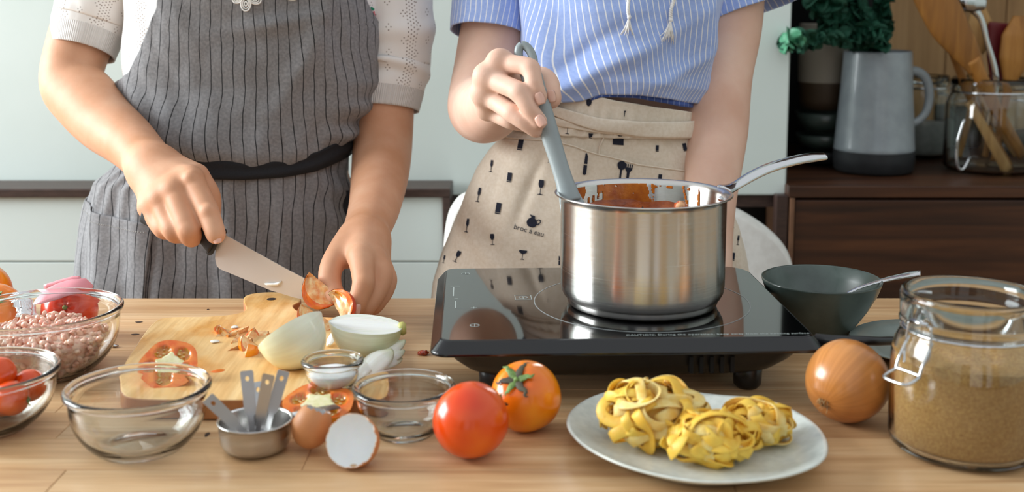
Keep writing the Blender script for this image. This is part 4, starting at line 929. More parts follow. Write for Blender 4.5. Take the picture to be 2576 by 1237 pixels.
# wire clip
yb = jc.y
def wire(pts, name, r=.0011, n=40): return mk(name, *tube(pts, r, 8, n=n), M_shiny, jar)
d0 = Vector((-.88, -.48, 0)).normalized(); tg = Vector((.48, -.88, 0)).normalized(); jb = Vector((jc.x, jc.y, jc.z))
def JP(side_, out, z): return jb + d0 * out + tg * side_ + Vector((0, 0, z))
wire([jb + Vector((.0533 * math.cos(a), .0533 * math.sin(a), .1015)) for a in np.linspace(0, 2 * math.pi, 40)], 'neck_wire', n=60)
wire([JP(-.011, .0575, .112), JP(-.012, .0585, .100), JP(-.012, .0600, .088), JP(-.008, .0645, .080)], 'clip_wire')
wire([JP(.011, .0575, .112), JP(.012, .0585, .100), JP(.012, .0600, .088), JP(.008, .0645, .080)], 'clip_wire')
wire([JP(-.011, .0575, .112), JP(0, .0590, .1135), JP(.011, .0575, .112)], 'clip_wire')
mk('clip_roller', *tube([JP(-.008, .0590, .1135), JP(.008, .0590, .1135)], .0022, 10), M_shiny, jar)
wire([JP(-.0115, .0560, .100), JP(-.012, .0620, .090), JP(-.012, .0665, .082), JP(-.012, .0690, .0745)], 'lever_wire', .0013)
wire([JP(.0115, .0560, .100), JP(.012, .0620, .090), JP(.012, .0665, .082), JP(.012, .0690, .0745)], 'lever_wire', .0013)
wire([JP(-.012, .0690, .0745), JP(-.0125, .0780, .0715), JP(-.009, .0835, .0700), JP(.009, .0835, .0700), JP(.0125, .0780, .0715), JP(.012, .0690, .0745)], 'lever_loop', .0014)
wire([JP(-.012, .0690, .0755), JP(0, .0692, .0758), JP(.012, .0690, .0755)], 'lever_loop', .0014)
# ================================================================ dark bowl, spoon, plate
M_stone = pm('dark_green_glaze', '3a4641', '4a5752', rough=.32, scale=30, coat=.3)
dc = Vector((P(2068, 703, 1.21).x, 1.213, T + .0005)); e = empty('stoneware_bowl', dc, 'dark green grey stoneware bowl standing behind the cooktop cable', 'bowl')
pr = [(.001, .002), (.024, .002), (.026, .0003), (.029, .0003), (.0295, .004), (.038, .016), (.050, .034), (.0595, .052), (.0635, .0635), (.0640, .0655), (.0630, .0660), (.0615, .0645), (.0575, .053), (.048, .035), (.036, .018), (.024, .008), (.001, .006)]
mk('dish', *lathe(pr, 96), M_stone, e, True, local=True)
sp = empty('teaspoon', P(2200, 705, 1.2), 'polished steel spoon resting in the dark stoneware bowl', 'spoon')
pts = [P(2316, 686, 1.185), P(2290, 690, 1.19), P(2240, 700, 1.20), P(2195, 712, 1.205), P(2150, 728, 1.21), P(2110, 752, 1.213)]
mk('handle', *tube(pts, [.0048, .0055, .0042, .0028, .0026, .0026], 12, flat=(1, .35), n=24, up=(0, -.4, 1)), M_shiny, sp)
mk('bowl', *ell(P(2095, 762, 1.214), (.016, .010, .004), 3), M_shiny, sp)
dc = Vector((P(2312, 825, 1.19).x, 1.150, T + .0005)); e = empty('side_plate', dc, 'dark grey green side plate lying behind the sugar jar', 'plate')
pr = [(.001, .001), (.048, .001), (.052, .0005), (.056, .003), (.068, .008), (.0825, .0125), (.0835, .0138), (.0825, .0145), (.068, .0105), (.060, .0075), (.055, .005), (.001, .0045)]
mk('dish', *lathe(pr, 96), pm('grey_green_glaze', '86918c', '929d98', rough=.3, scale=30, coat=.3), e, True, local=True)
# ================================================================ pink peeler and foil behind the meat bowl
M_pink = pm('pink_plastic', 'e08f98', 'e89aa3', rough=.35, scale=20, sss=.2)
pk = empty('pink_scraper', P(170, 735, 1.18), 'pale pink plastic scraper lying over the red tomato and the bowl rim', 'scraper')
rings = []
for (u, v, y, w_, th) in ((95, 748, 1.17, .012, .001), (125, 738, 1.175, .017, .0015), (165, 726, 1.18, .018, .002), (205, 718, 1.185, .012, .0025), (232, 724, 1.19, .004, .001)):
    c = P(u, v, y); rings.append([tuple(c + Vector((.15 * w_ * math.cos(a), w_ * .8 * math.cos(a), w_ * .42 * math.cos(a) + th * math.sin(a)))) for a in np.linspace(0, 2 * math.pi, 20, endpoint=False)])
mk('blade', *loft(rings), M_pink, pk)
mk('handle', *tube([P(112, 722, 1.195), P(150, 716, 1.195), P(185, 708, 1.195), P(203, 703, 1.195)], [.003, .0055, .006, .004], 14, flat=(1, .6), n=14), M_pink, pk)
m, t, b = nt('crinkled_film'); b.inputs['Base Color'].default_value = (.75, .78, .82, 1); b.inputs['Metallic'].default_value = .55; b.inputs['Roughness'].default_value = .15; n = tex_noise(t, 90, 4, .6, dist=1.0); add_bump(t, b, n.outputs[0], .8, .004)
V = []; nx, nz = 40, 30; a, b_, c_, d_ = P(22, 740, 1.21), P(70, 742, 1.21), P(58, 850, 1.17), P(108, 850, 1.17)
for i in range(nz):
    for j in range(nx):
        f, g = i / (nz - 1), j / (nx - 1); p = (a * (1 - g) + b_ * g) * (1 - f) + (c_ * (1 - g) + d_ * g) * f; nn = mnoise.fractal(Vector((f * 6, g * 5, 2)), 1, 2, 4)
        V.append((p.x + .004 * math.sin(f * 3.1) + nn * .003, p.y + nn * .008 - .01 * math.sin(g * 3.1), max(p.z + nn * .003, T + .001)))
o = mk('plastic_wrap', V, grid_faces(nz, nx, False), m); tag(o, 'crinkled clear plastic wrap between the two tomatoes behind the meat bowl', 'plastic wrap'); solid(o, .0005)
o = mk('foil_scrap', *ell(G(287, 869, T + .0018), (.0045, .0035, .0014), 2, fn=lambda q: q * (1 + .5 * mnoise.noise(q * 3))), M_shiny); tag(o, 'tiny scrap of foil on the oak right of the meat bowl', 'scrap')
# ================================================================ skin
def skin(name, c1, c2, c3):
    m, t, b = nt(name); n = tex_noise(t, 16, 4, .55); n2 = tex_noise(t, 260, 4, .6); r1 = ramp(t, n.outputs[0], [(.3, srgb(c1)), (.52, srgb(c2)), (.72, srgb(c3))]); L(t, r1.outputs[0], b.inputs['Base Color'])
    b.inputs['Roughness'].default_value = .55; b.inputs['Subsurface Weight'].default_value = .12; b.inputs['Subsurface Radius'].default_value = (.010, .004, .002); b.inputs['Specular IOR Level'].default_value = .28
    add_bump(t, b, n2.outputs[0], .22, .0007); return m
M_skA = skin('warm_skin', 'c48d69', 'ce9a7a', 'd5a687')
M_skB = skin('pale_skin', 'dbae98', 'e3bba6', 'e8c4b0')
M_nail = pm('fingernail', 'd9a592', 'e0b4a2', rough=.2, coat=.4)
def jn(spec): return [J(*q) for q in spec]
def C(spec): return chain(jn(spec))
def CS(spec, n=40): return chainS(jn(spec), n)
def E(u, v, y, r, M=None): return ('ell', np.array(P(u, v, y)), r, M)
def W3(a, b, ra, rb): return ('cap', np.array(a, float), np.array(b, float), ra, rb)
def person(name, label, loc, groups, vox, mat, category='person'):
    e = empty(name, loc, label, category)
    V, Q = sdf_mesh(groups, vox); o = mk('body', V, Q, mat, e); return e, o
# ---------------------------------------------------------------- left cook: right hand grips the knife, left hand steadies the tomato
xA = P(628, 300, 1.60).x
def SH(u, v, y): return np.array(P(u, v, y))
hx = xA
torsoA = [('ell', np.array((hx, 1.615, 1.20)), (.098, .085, .17), None), ('ell', np.array((hx, 1.61, 1.03)), (.115, .085, .16), None), ('ell', np.array((hx - .01, 1.62, .88)), (.15, .10, .14), None),
          W3((hx - .14, 1.62, 1.315), (hx + .14, 1.62, 1.315), .045, .045), W3((hx, 1.62, 1.30), (hx, 1.60, 1.44), .055, .048)]
headA = [('ell', np.array((hx, 1.585, 1.535)), (.073, .092, .088), None), ('ell', np.array((hx, 1.56, 1.485)), (.055, .07, .06), None), ('ell', np.array((hx, 1.492, 1.515)), (.012, .018, .024), None),
         ('ell', np.array((hx - .074, 1.60, 1.52)), (.010, .018, .028), None), ('ell', np.array((hx + .074, 1.60, 1.52)), (.010, .018, .028), None), ('ell', np.array((hx, 1.50, 1.476)), (.024, .010, .008), None)]
armR = CS([(300, -150, 1.63, 80), (225, 40, 1.62, 78), (178, 195, 1.585, 70), (217, 253, 1.56, 76), (265, 308, 1.52, 71), (322, 354, 1.475, 62), (372, 405, 1.425, 54), (398, 436, 1.40, 54)])
# back of the hand
hR = [*C([(385, 425, 1.405, 50), (478, 452, 1.352, 31)]), *C([(380, 425, 1.40, 48), (436, 482, 1.340, 31)]), *C([(375, 425, 1.405, 46), (404, 502, 1.342, 29)]), *C([(372, 430, 1.41, 42), (377, 522, 1.352, 25)]),
      *C([(478, 452, 1.352, 30), (436, 482, 1.342, 30), (404, 502, 1.345, 28), (377, 522, 1.352, 25)]), *C([(420, 420, 1.41, 40), (495, 440, 1.378, 30)])]
idxR = CS([(482, 452, 1.346, 29), (505, 495, 1.328, 25.5), (523, 532, 1.314, 25), (537, 572, 1.302, 22.5), (544, 592, 1.298, 20.5)]) + [E(524, 532, 1.306, (.0100, .0085, .0095)), E(482, 450, 1.338, (.0112, .0112, .0112))]
midR = CS([(437, 480, 1.338, 29), (456, 530, 1.318, 26), (474, 578, 1.305, 26), (481, 595, 1.316, 24), (484, 590, 1.338, 22), (482, 570, 1.352, 19)]) + [E(475, 580, 1.300, (.0115, .010, .011)), E(437, 478, 1.333, (.0112, .0112, .0112))]
rinR = CS([(404, 502, 1.342, 27), (420, 548, 1.325, 24), (436, 580, 1.312, 23), (446, 588, 1.325, 21), (452, 580, 1.345, 19)]) + [E(404, 500, 1.337, (.011, .011, .011))]
pinR = CS([(378, 520, 1.350, 23.5), (393, 555, 1.336, 20.5), (410, 578, 1.325, 19), (422, 580, 1.338, 17.5), (430, 572, 1.352, 16)])
thuR = CS([(430, 440, 1.41, 36), (485, 452, 1.395, 29), (512, 480, 1.378, 25), (522, 505, 1.366, 23), (526, 545, 1.356, 19)])
# left arm and hand
armL = CS([(925, -150, 1.63, 80), (966, 60, 1.63, 70), (970, 180, 1.625, 66), (969, 270, 1.62, 67), (962, 372, 1.60, 69), (955, 445, 1.54, 67), (942, 520, 1.455, 60), (922, 580, 1.375, 53), (914, 610, 1.335, 52)])
hL = [*C([(912, 600, 1.333, 50), (908, 645, 1.278, 34)]), *C([(918, 605, 1.338, 48), (938, 652, 1.290, 34)]), *C([(925, 610, 1.343, 46), (955, 672, 1.306, 30)]), *C([(930, 615, 1.348, 42), (965, 690, 1.323, 24)]), *C([(890, 610, 1.328, 38), (856, 648, 1.300, 24)])]
thL = CS([(880, 610, 1.323, 34), (845, 650, 1.290, 23), (830, 685, 1.273, 19), (832, 722, 1.263, 18), (845, 748, 1.253, 15)])
webL = [*C([(870, 640, 1.313, 26), (895, 640, 1.293, 28)])]
ixL = CS([(908, 645, 1.274, 31), (913, 690, 1.254, 25.5), (914, 716, 1.245, 24), (902, 752, 1.237, 22), (893, 776, 1.232, 18.5)]) + [E(914, 716, 1.241, (.0105, .009, .011))]
mdL = CS([(940, 655, 1.288, 30), (962, 692, 1.273, 24), (950, 730, 1.261, 22), (928, 762, 1.250, 21), (917, 777, 1.244, 18)])
rgL = CS([(957, 674, 1.304, 27), (973, 706, 1.294, 23), (958, 742, 1.278, 21), (940, 768, 1.266, 19)])
pkL = CS([(965, 690, 1.321, 23), (970, 725, 1.312, 20), (952, 757, 1.293, 18), (938, 775, 1.280, 16)])
gA = [(.05, .06, torsoA), (.02, .02, headA), (.012, .008, armR), (.014, .012, hR), (.005, .003, idxR), (.005, .003, midR), (.005, .003, rinR), (.005, .003, pinR), (.008, .008, thuR),
      (.012, .008, armL), (.014, .012, hL), (.010, .01, webL), (.008, .007, thL), (.005, .003, ixL), (.005, .003, mdL), (.005, .003, rgL), (.005, .003, pkL)]
A, bodyA = person('person', 'person in a grey striped apron and white knit top cutting a tomato', (hx, 1.62, 0), gA, .0019, M_skA)
def nail(u, v, y, M3, w_, l_, e, name='fingernail'):
    c = P(u, v, y); V, F = [], []; pts = []
    for i in range(9):
        for j in range(7):
            f, g = i / 8 * 2 - 1, j / 6 * 2 - 1; s = (1 - abs(f) ** 3 * .35); x = g * w_ * s; yv = f * l_; z = -.35 * w_ * g * g * 1.2 - .05 * l_ * f * f
            pts.append(tuple(c + M3 @ Vector((x, yv, z))))
    o = mk(name, pts, grid_faces(9, 7, False), M_nail, e); solid(o, .0006, 0); return o
def nb(along, out):
    z = Vector(out).normalized(); y = Vector(along); y = (y - z * y.dot(z)).normalized(); return Matrix((y.cross(z), y, z)).transposed()
nail(545, 599, 1.2890, nb((.25, .0, -1), (.1, -1, .25)), .0050, .0062, bodyA)
nail(904, 778, 1.2215, nb((-.5, -.1, -1), (.85, -.6, .1)), .0045, .0055, bodyA)
# hair (out of frame, keeps the person whole)
mk('hair', *ell((hx, 1.60, 1.56), (.084, .098, .085), 4, fn=lambda q: q if q.z > -.1 or q.y > .1 else Vector((q.x * .82, q.y * .7, q.z))), pm('dark_hair', '1a1412', '2a201b', rough=.4, scale=200), A)
# ---------------------------------------------------------------- right cook
xB = P(1560, 200, 1.55).x; hB = xB
torsoB = [('ell', np.array((hB, 1.585, 1.20)), (.105, .080, .17), None), ('ell', np.array((hB, 1.58, 1.04)), (.095, .070, .16), None), ('ell', np.array((hB - .02, 1.58, .90)), (.135, .085, .13), None),
          W3((hB - .14, 1.585, 1.325), (hB + .14, 1.585, 1.325), .043, .043), W3((hB, 1.59, 1.30), (hB, 1.57, 1.45), .052, .045)]
headB = [('ell', np.array((hB, 1.555, 1.54)), (.072, .090, .087), None), ('ell', np.array((hB, 1.53, 1.49)), (.054, .068, .058), None), ('ell', np.array((hB, 1.463, 1.52)), (.011, .017, .023), None),
         ('ell', np.array((hB - .073, 1.57, 1.525)), (.010, .018, .028), None), ('ell', np.array((hB + .073, 1.57, 1.525)), (.010, .018, .028), None), ('ell', np.array((hB, 1.47, 1.48)), (.023, .010, .008), None)]
aR = CS([(1290, -150, 1.60, 78), (1250, 50, 1.59, 80), (1232, 150, 1.57, 80), (1214, 258, 1.52, 82), (1222, 274, 1.45, 80), (1240, 268, 1.36, 72), (1262, 250, 1.275, 58), (1266, 245, 1.255, 56)])
kI, kM, kR, kP = (1266, 160, 1.185), (1232, 195, 1.185), (1224, 236, 1.192), (1232, 274, 1.205)
bR = [*C([(1266, 235, 1.25, 50), (*kI, 26)]), *C([(1264, 238, 1.25, 50), (*kM, 27)]), *C([(1264, 242, 1.25, 48), (*kR, 26)]), *C([(1264, 248, 1.25, 44), (*kP, 23)]), *C([(*kI, 25), (*kM, 26), (*kR, 25), (*kP, 22)])]
knB = [E(1252, 150, 1.183, (.0104, .0104, .0104)), E(1219, 190, 1.184, (.0107, .0107, .0107)), E(1213, 232, 1.190, (.0104, .0104, .0104)), E(1222, 272, 1.203, (.0100, .0100, .0100))]
inR = CS([(*kI, 24), (1302, 163, 1.170, 20), (1334, 172, 1.160, 20.5), (1344, 210, 1.150, 18), (1353, 236, 1.150, 17), (1357, 246, 1.151, 15.5)]) + [E(1335, 173, 1.159, (.0094, .0094, .0090))]
miR = CS([(*kM, 26), (1270, 214, 1.166, 22), (1306, 232, 1.150, 22), (1330, 270, 1.143, 18.5), (1352, 300, 1.144, 17), (1357, 307, 1.145, 15.5)]) + [E(1307, 232, 1.149, (.0100, .0098, .0098))]
riR = CS([(*kR, 25), (1258, 262, 1.175, 21), (1288, 284, 1.158, 20.5), (1316, 305, 1.150, 17.5), (1342, 325, 1.150, 14.5), (1352, 331, 1.152, 12)]) + [E(1289, 283, 1.157, (.0094, .0094, .0092))]
piR = CS([(*kP, 22), (1258, 292, 1.195, 18), (1285, 304, 1.185, 17.5), (1310, 312, 1.190, 14), (1328, 318, 1.195, 11)])
tbR = CS([(1290, 225, 1.24, 40), (1330, 205, 1.225, 27), (1362, 196, 1.208, 21), (1379, 212, 1.190, 21), (1384, 240, 1.176, 18), (1386, 250, 1.174, 16.5)])
aL = CS([(1850, -150, 1.60, 76), (1842, 50, 1.59, 72), (1812, 180, 1.57, 76), (1800, 262, 1.545, 79), (1799, 330, 1.53, 75), (1795, 400, 1.50, 68), (1789, 480, 1.47, 60), (1785, 570, 1.45, 54), (1783, 660, 1.43, 52), (1780, 700, 1.42, 50)])
hbL = C([(1780, 700, 1.42, 48), (1765, 745, 1.415, 42)]); fbL = [C([(1745 + k * 14, 742, 1.415, 17), (1738 + k * 14, 800, 1.41, 16), (1735 + k * 14, 835, 1.412, 13)]) for k in range(4)]
gB = [(.05, .06, torsoB), (.02, .02, headB), (.012, .008, aR), (.014, .012, bR), (.010, .004, knB), (.0025, .003, inR), (.0025, .003, miR), (.0025, .003, riR), (.0025, .003, piR), (.010, .006, tbR), (.012, .008, aL), (.01, .01, hbL)] + [(.004, .004, f) for f in fbL]
B, bodyB = person('person', 'person in a blue striped blouse and beige print apron stirring the saucepan', (hB, 1.585, 0), gB, .0018, M_skB)
nail(1359, 247, 1.1375, nb((.35, -.1, -1), (.05, -1, .25)), .0050, .0062, bodyB)
nail(1360, 303, 1.1310, nb((.6, -.1, -1), (-.15, -1, .35)), .0052, .0064, bodyB)
nail(1389, 242, 1.1610, nb((.2, -.1, -1), (.25, -1, .1)), .0046, .0062, bodyB)
mk('hair', *ell((hB, 1.572, 1.565), (.083, .097, .085), 4, fn=lambda q: q if q.z > -.1 or q.y > .1 else Vector((q.x * .82, q.y * .7, q.z))), MATS['dark_hair'], B)
# ================================================================ clothing
class Shape:
    """torso silhouette: rows (v, uL, uR) measured in the plane y = yc"""
    def __init__(s, rows, yc, dh, ex=.85):
        a = []
        for v, l, r in rows: a.append((P(l, v, yc).z, P(l, v, yc).x, P(r, v, yc).x))
        a.sort(); s.z = [q[0] for q in a]; s.l = [q[1] for q in a]; s.r = [q[2] for q in a]; s.yc = yc; s.dh = dh; s.ex = ex
    def row(s, z):
        l, r = np.interp(z, s.z, s.l), np.interp(z, s.z, s.r); return (l + r) / 2, (r - l) / 2
    def pt(s, th, z, off=0.0):
        cx, hw = s.row(z); sn, cs = math.sin(th), math.cos(th); d = s.dh(z)
        return Vector((cx + (hw + off) * math.copysign(abs(sn) ** s.ex, sn), s.yc - (d + off) * math.copysign(abs(cs) ** s.ex, cs), z))
    def th_of_x(s, x, z):
        cx, hw = s.row(z); q = max(-1, min(1, (x - cx) / hw)); return math.asin(math.copysign(abs(q) ** (1 / s.ex), q))
    def uv_th(s, u, v):
        """angle and z of the front surface seen at picture point (u, v)"""
        y = s.yc - .08
        for _ in range(6):
            p = P(u, v, y); th = s.th_of_x(p.x, p.z); y = s.pt(th, p.z).y
        return th, p.z
def patch(shape, name, th0, th1, ztop, zbot, off, mat, parent, nU=140, nV=90, folds=None, th=.0018, smoothz=None):
    """cloth over a shape: th0/th1(s) side limits in angle, ztop/zbot(theta fraction g) heights; uv = arc length, height"""
    V, uv = [], []; 
    for i in range(nV):
        s = i / (nV - 1); row = []
        for j in range(nU):
            g = j / (nU - 1); t_ = th0(s) * (1 - g) + th1(s) * g; z = ztop(t_) * (1 - s) + zbot(t_) * s
            row.append((t_, z))
        pts = []
        for t_, z in row:
            o_ = off + (folds(t_, z, s) if folds else 0); pts.append(shape.pt(t_, z, o_))
        # arc length from the front centre of this row
        base = [shape.pt(t_, z, off) for t_, z in row]; d = [0]
        for a, b in zip(base[:-1], base[1:]): d.append(d[-1] + math.hypot(b.x - a.x, b.y - a.y))
        dk0 = float(np.interp(0, [q[0] for q in row], d)); cx = shape.pt(0, row[nU // 2][1]).x
        for p, dd in zip(pts, d): V.append(tuple(p)); uv.append((dd - dk0 + cx - shape.xref, p.z))
    o = mk(name, V, gfr(nV, nU), mat, parent, uv=np.array(uv))
    if th: solid(o, th, -1 if True else 1)
    return o
def stripe_mat(name, base1, base2, line, period, width, warp=.004, rough=.85, wscale=6, shade=None, soft=.12, weave=1400, lean=0.0, wob2=0.0):
    m, t, b = nt(name); uvn = N(t, 'ShaderNodeUVMap'); uvn.uv_map = 'uv'; sx = N(t, 'ShaderNodeSeparateXYZ'); L(t, uvn.outputs[0], sx.inputs[0])
    mp = N(t, 'ShaderNodeMapping'); mp.inputs['Scale'].default_value = (.6, 1.0, 1); L(t, uvn.outputs[0], mp.inputs[0])
    nn = N(t, 'ShaderNodeTexNoise'); nn.inputs['Scale'].default_value = wscale; nn.inputs['Detail'].default_value = 2.5; L(t, mp.outputs[0], nn.inputs['Vector'])
    ma = N(t, 'ShaderNodeMath', operation='SUBTRACT'); ma.inputs[1].default_value = .5; L(t, nn.outputs[0], ma.inputs[0])
    mb = N(t, 'ShaderNodeMath', operation='MULTIPLY'); mb.inputs[1].default_value = warp * 2; L(t, ma.outputs[0], mb.inputs[0])
    ad = N(t, 'ShaderNodeMath', operation='ADD'); L(t, sx.outputs[0], ad.inputs[0]); L(t, mb.outputs[0], ad.inputs[1])
    ln = N(t, 'ShaderNodeMath', operation='MULTIPLY_ADD'); ln.inputs[1].default_value = lean; L(t, sx.outputs[1], ln.inputs[0]); L(t, ad.outputs[0], ln.inputs[2])
    dv = N(t, 'ShaderNodeMath', operation='DIVIDE'); dv.inputs[1].default_value = period; L(t, ln.outputs[0], dv.inputs[0])
    pg = N(t, 'ShaderNodeMath', operation='PINGPONG'); pg.inputs[1].default_value = .5; L(t, dv.outputs[0], pg.inputs[0])
    wd = width / period / 2; rp = ramp(t, pg.outputs[0], [(wd * .75, srgb(line)), (min(.49, wd * 1.25), (1, 1, 1, 1))])
    rp.color_ramp.elements[1].color = (0, 0, 0, 1); rp.color_ramp.elements[0].color = (1, 1, 1, 1)
    n2 = N(t, 'ShaderNodeTexNoise'); n2.inputs['Scale'].default_value = 260; n2.inputs['Detail'].default_value = 4; L(t, uvn.outputs[0], n2.inputs['Vector']); r2 = ramp(t, n2.outputs[0], [(.35, srgb(base1)), (.65, srgb(base2))])
    mx = N(t, 'ShaderNodeMix', data_type='RGBA'); L(t, rp.outputs[0], mx.inputs['Factor']); L(t, r2.outputs[0], mx.inputs['A']); mx.inputs['B'].default_value = srgb(line)
    L(t, mx.outputs['Result'], b.inputs['Base Color']); b.inputs['Roughness'].default_value = rough; b.inputs['Specular IOR Level'].default_value = .2; b.inputs['Sheen Weight'].default_value = .15
    n3 = N(t, 'ShaderNodeTexNoise'); n3.inputs['Scale'].default_value = weave; n3.inputs['Detail'].default_value = 2; L(t, uvn.outputs[0], n3.inputs['Vector'])
    n4 = N(t, 'ShaderNodeTexNoise'); n4.inputs['Scale'].default_value = 70; n4.inputs['Detail'].default_value = 5; L(t, uvn.outputs[0], n4.inputs['Vector'])
    b1 = add_bump(t, b, n3.outputs[0], .35, .0005); add_bump(t, b, n4.outputs[0], .30, .0014, b1); return m
def ridge(x, w_): return math.exp(-(x / w_) ** 2)
M_apA = stripe_mat('grey_stripe', '77777a', '8a8a8c', '17181b', .0158, .0013, warp=.010, wscale=9)
M_navy = pm('black_webbing', '0e1014', '1a1c22', rough=.85, scale=900, bump=(1200, .4, .0005))
# ---------------------------------------------------------------- person A clothes
shA = Shape([(-260, 345, 915), (-150, 330, 935), (0, 328, 945), (100, 324, 945), (200, 324, 935), (255, 332, 918), (300, 338, 885), (345, 345, 868), (385, 345, 862), (420, 300, 862), (450, 262, 866), (500, 248, 880), (560, 238, 888), (650, 226, 890), (745, 216, 892), (1500, 180, 920)], 1.60, lambda z: float(np.interp(z, [.5, .84, 1.0, 1.10, 1.22, 1.35], [.14, .125, .095, .098, .115, .09])))
shA.xref = xA
# white knit top, torso
def knit_mat():
    m, t, b = nt('white_knit'); uvn = N(t, 'ShaderNodeUVMap'); uvn.uv_map = 'uv'; sx = N(t, 'ShaderNodeSeparateXYZ'); L(t, uvn.outputs[0], sx.inputs[0])
    def mth(op, a, bv=None, c=None):
        n = N(t, 'ShaderNodeMath', operation=op); 
        for i, q in enumerate((a, bv, c)):
            if q is None: continue
            if isinstance(q, (int, float)): n.inputs[i].default_value = q
            else: L(t, q, n.inputs[i])
        return n.outputs[0]
    U, Vv = sx.outputs[0], sx.outputs[1]
    # uv in metres: cable ribs every 22 mm, eyelet columns in every third panel, cuff ribs where v < .03
    rib = mth('PINGPONG', mth('DIVIDE', U, .020), .5); ridg = mth('LESS_THAN', rib, .06)
    cuff = mth('LESS_THAN', Vv, .028); cr_ = mth('PINGPONG', mth('DIVIDE', U, .0032), .5)
    # eyelets: rows every 5.2mm, staggered columns 3.6mm inside a band of the 60 mm repeat
    px = mth('FRACT', mth('DIVIDE', U, .0042)); py = mth('FRACT', mth('DIVIDE', mth('ADD', Vv, mth('MULTIPLY', mth('FLOOR', mth('DIVIDE', U, .0042)), .0025)), .0050))
    d = mth('SQRT', mth('ADD', mth('POWER', mth('MULTIPLY', mth('SUBTRACT', px, .5), .0042), 2), mth('POWER', mth('MULTIPLY', mth('SUBTRACT', py, .5), .0050), 2)))
    dot = mth('LESS_THAN', d, .00095); band = mth('LESS_THAN', mth('FRACT', mth('DIVIDE', mth('ADD', U, .01), .060)), .24); e1 = mth('MULTIPLY', dot, band)
    # four-hole flowers elsewhere
    fx = mth('ABSOLUTE', mth('SUBTRACT', mth('FRACT', mth('DIVIDE', mth('ADD', U, .004), .020)), .5)); fy = mth('ABSOLUTE', mth('SUBTRACT', mth('FRACT', mth('DIVIDE', mth('ADD', Vv, mth('MULTIPLY', mth('FLOOR', mth('DIVIDE', mth('ADD', U, .004), .020)), .017)), .034)), .5))
    X_, Y_ = mth('MULTIPLY', fx, .020), mth('MULTIPLY', fy, .034)
    da = mth('SQRT', mth('ADD', mth('POWER', mth('SUBTRACT', X_, .0030), 2), mth('POWER', Y_, 2))); db = mth('SQRT', mth('ADD', mth('POWER', X_, 2), mth('POWER', mth('SUBTRACT', Y_, .0038), 2)))
    fl = mth('LESS_THAN', mth('MINIMUM', da, db), .0009); fl = mth('MULTIPLY', fl, mth('SUBTRACT', 1, band)); holes = mth('MULTIPLY', mth('MAXIMUM', e1, fl), mth('SUBTRACT', 1, cuff))
    col = N(t, 'ShaderNodeMix', data_type='RGBA'); L(t, holes, col.inputs['Factor']); col.inputs['A'].default_value = srgb('ece9e6'); col.inputs['B'].default_value = srgb('8d8078'); L(t, col.outputs['Result'], b.inputs['Base Color'])
    hgt = mth('SUBTRACT', mth('ADD', mth('MULTIPLY', ridg, mth('SUBTRACT', .8, cuff)), mth('MULTIPLY', cuff, mth('MULTIPLY', cr_, 3))), mth('MULTIPLY', holes, 2.0))
    b.inputs['Roughness'].default_value = .9; b.inputs['Specular IOR Level'].default_value = .15; b.inputs['Sheen Weight'].default_value = .2
    b1 = add_bump(t, b, hgt, .9, .0010); kn = N(t, 'ShaderNodeTexWave'); kn.inputs['Scale'].default_value = 260; kn.inputs['Distortion'].default_value = 1.0; L(t, uvn.outputs[0], kn.inputs['Vector']); add_bump(t, b, kn.outputs[0], .25, .0006, b1); return m
M_knit = knit_mat()
zz = lambda v, y=1.50: P(1000, v, y).z
patch(shA, 'knit_top', lambda s: -math.pi * .999, lambda s: math.pi * .999, lambda t: 1.335, lambda t: 1.035, .003, M_knit, A, 120, 60, lambda t, z, s: .003 * math.sin(z * 60 + t * 3) * .6)
# apron bib
def bibL(z):   # left limit angle at height z, following the diagonal edge then wrapping round the side
    v_edge = [(1.34, 470), (zz(0), 432), (zz(60), 402), (zz(130), 365), (zz(200), 330)]
    u = np.interp(z, [q[0] for q in v_edge][::-1], [q[1] for q in v_edge][::-1]); a_ = shA.th_of_x(P(u, 100, 1.53).x, z); f_ = min(1, max(0, (zz(170) - z) / (zz(170) - zz(275)))); f_ = f_ * f_ * (3 - 2 * f_); return a_ * (1 - f_) - 1.75 * f_
def bibR(z):
    u = np.interp(z, [zz(110), zz(0), 1.34], [948, 912, 880]); a_ = shA.th_of_x(P(u, 100, 1.55).x, z); f_ = min(1, max(0, (zz(60) - z) / (zz(60) - zz(230)))); f_ = f_ * f_ * (3 - 2 * f_); return a_ * (1 - f_) + 1.62 * f_
def beltz(t_, pts_):
    sn = math.sin(t_); return float(np.interp(sn, [q[0] for q in pts_], [q[1] for q in pts_]))
bt_top = [(-1, zz(338)), (-.8, zz(352)), (-.45, zz(384)), (-.1, zz(412)), (.2, zz(424)), (.5, zz(420)), (.75, zz(404)), (1, zz(378))]
bt_bot = [(-1, zz(378)), (-.8, zz(404)), (-.45, zz(433)), (-.1, zz(447)), (.2, zz(450)), (.5, zz(447)), (.75, zz(438)), (1, zz(416))]
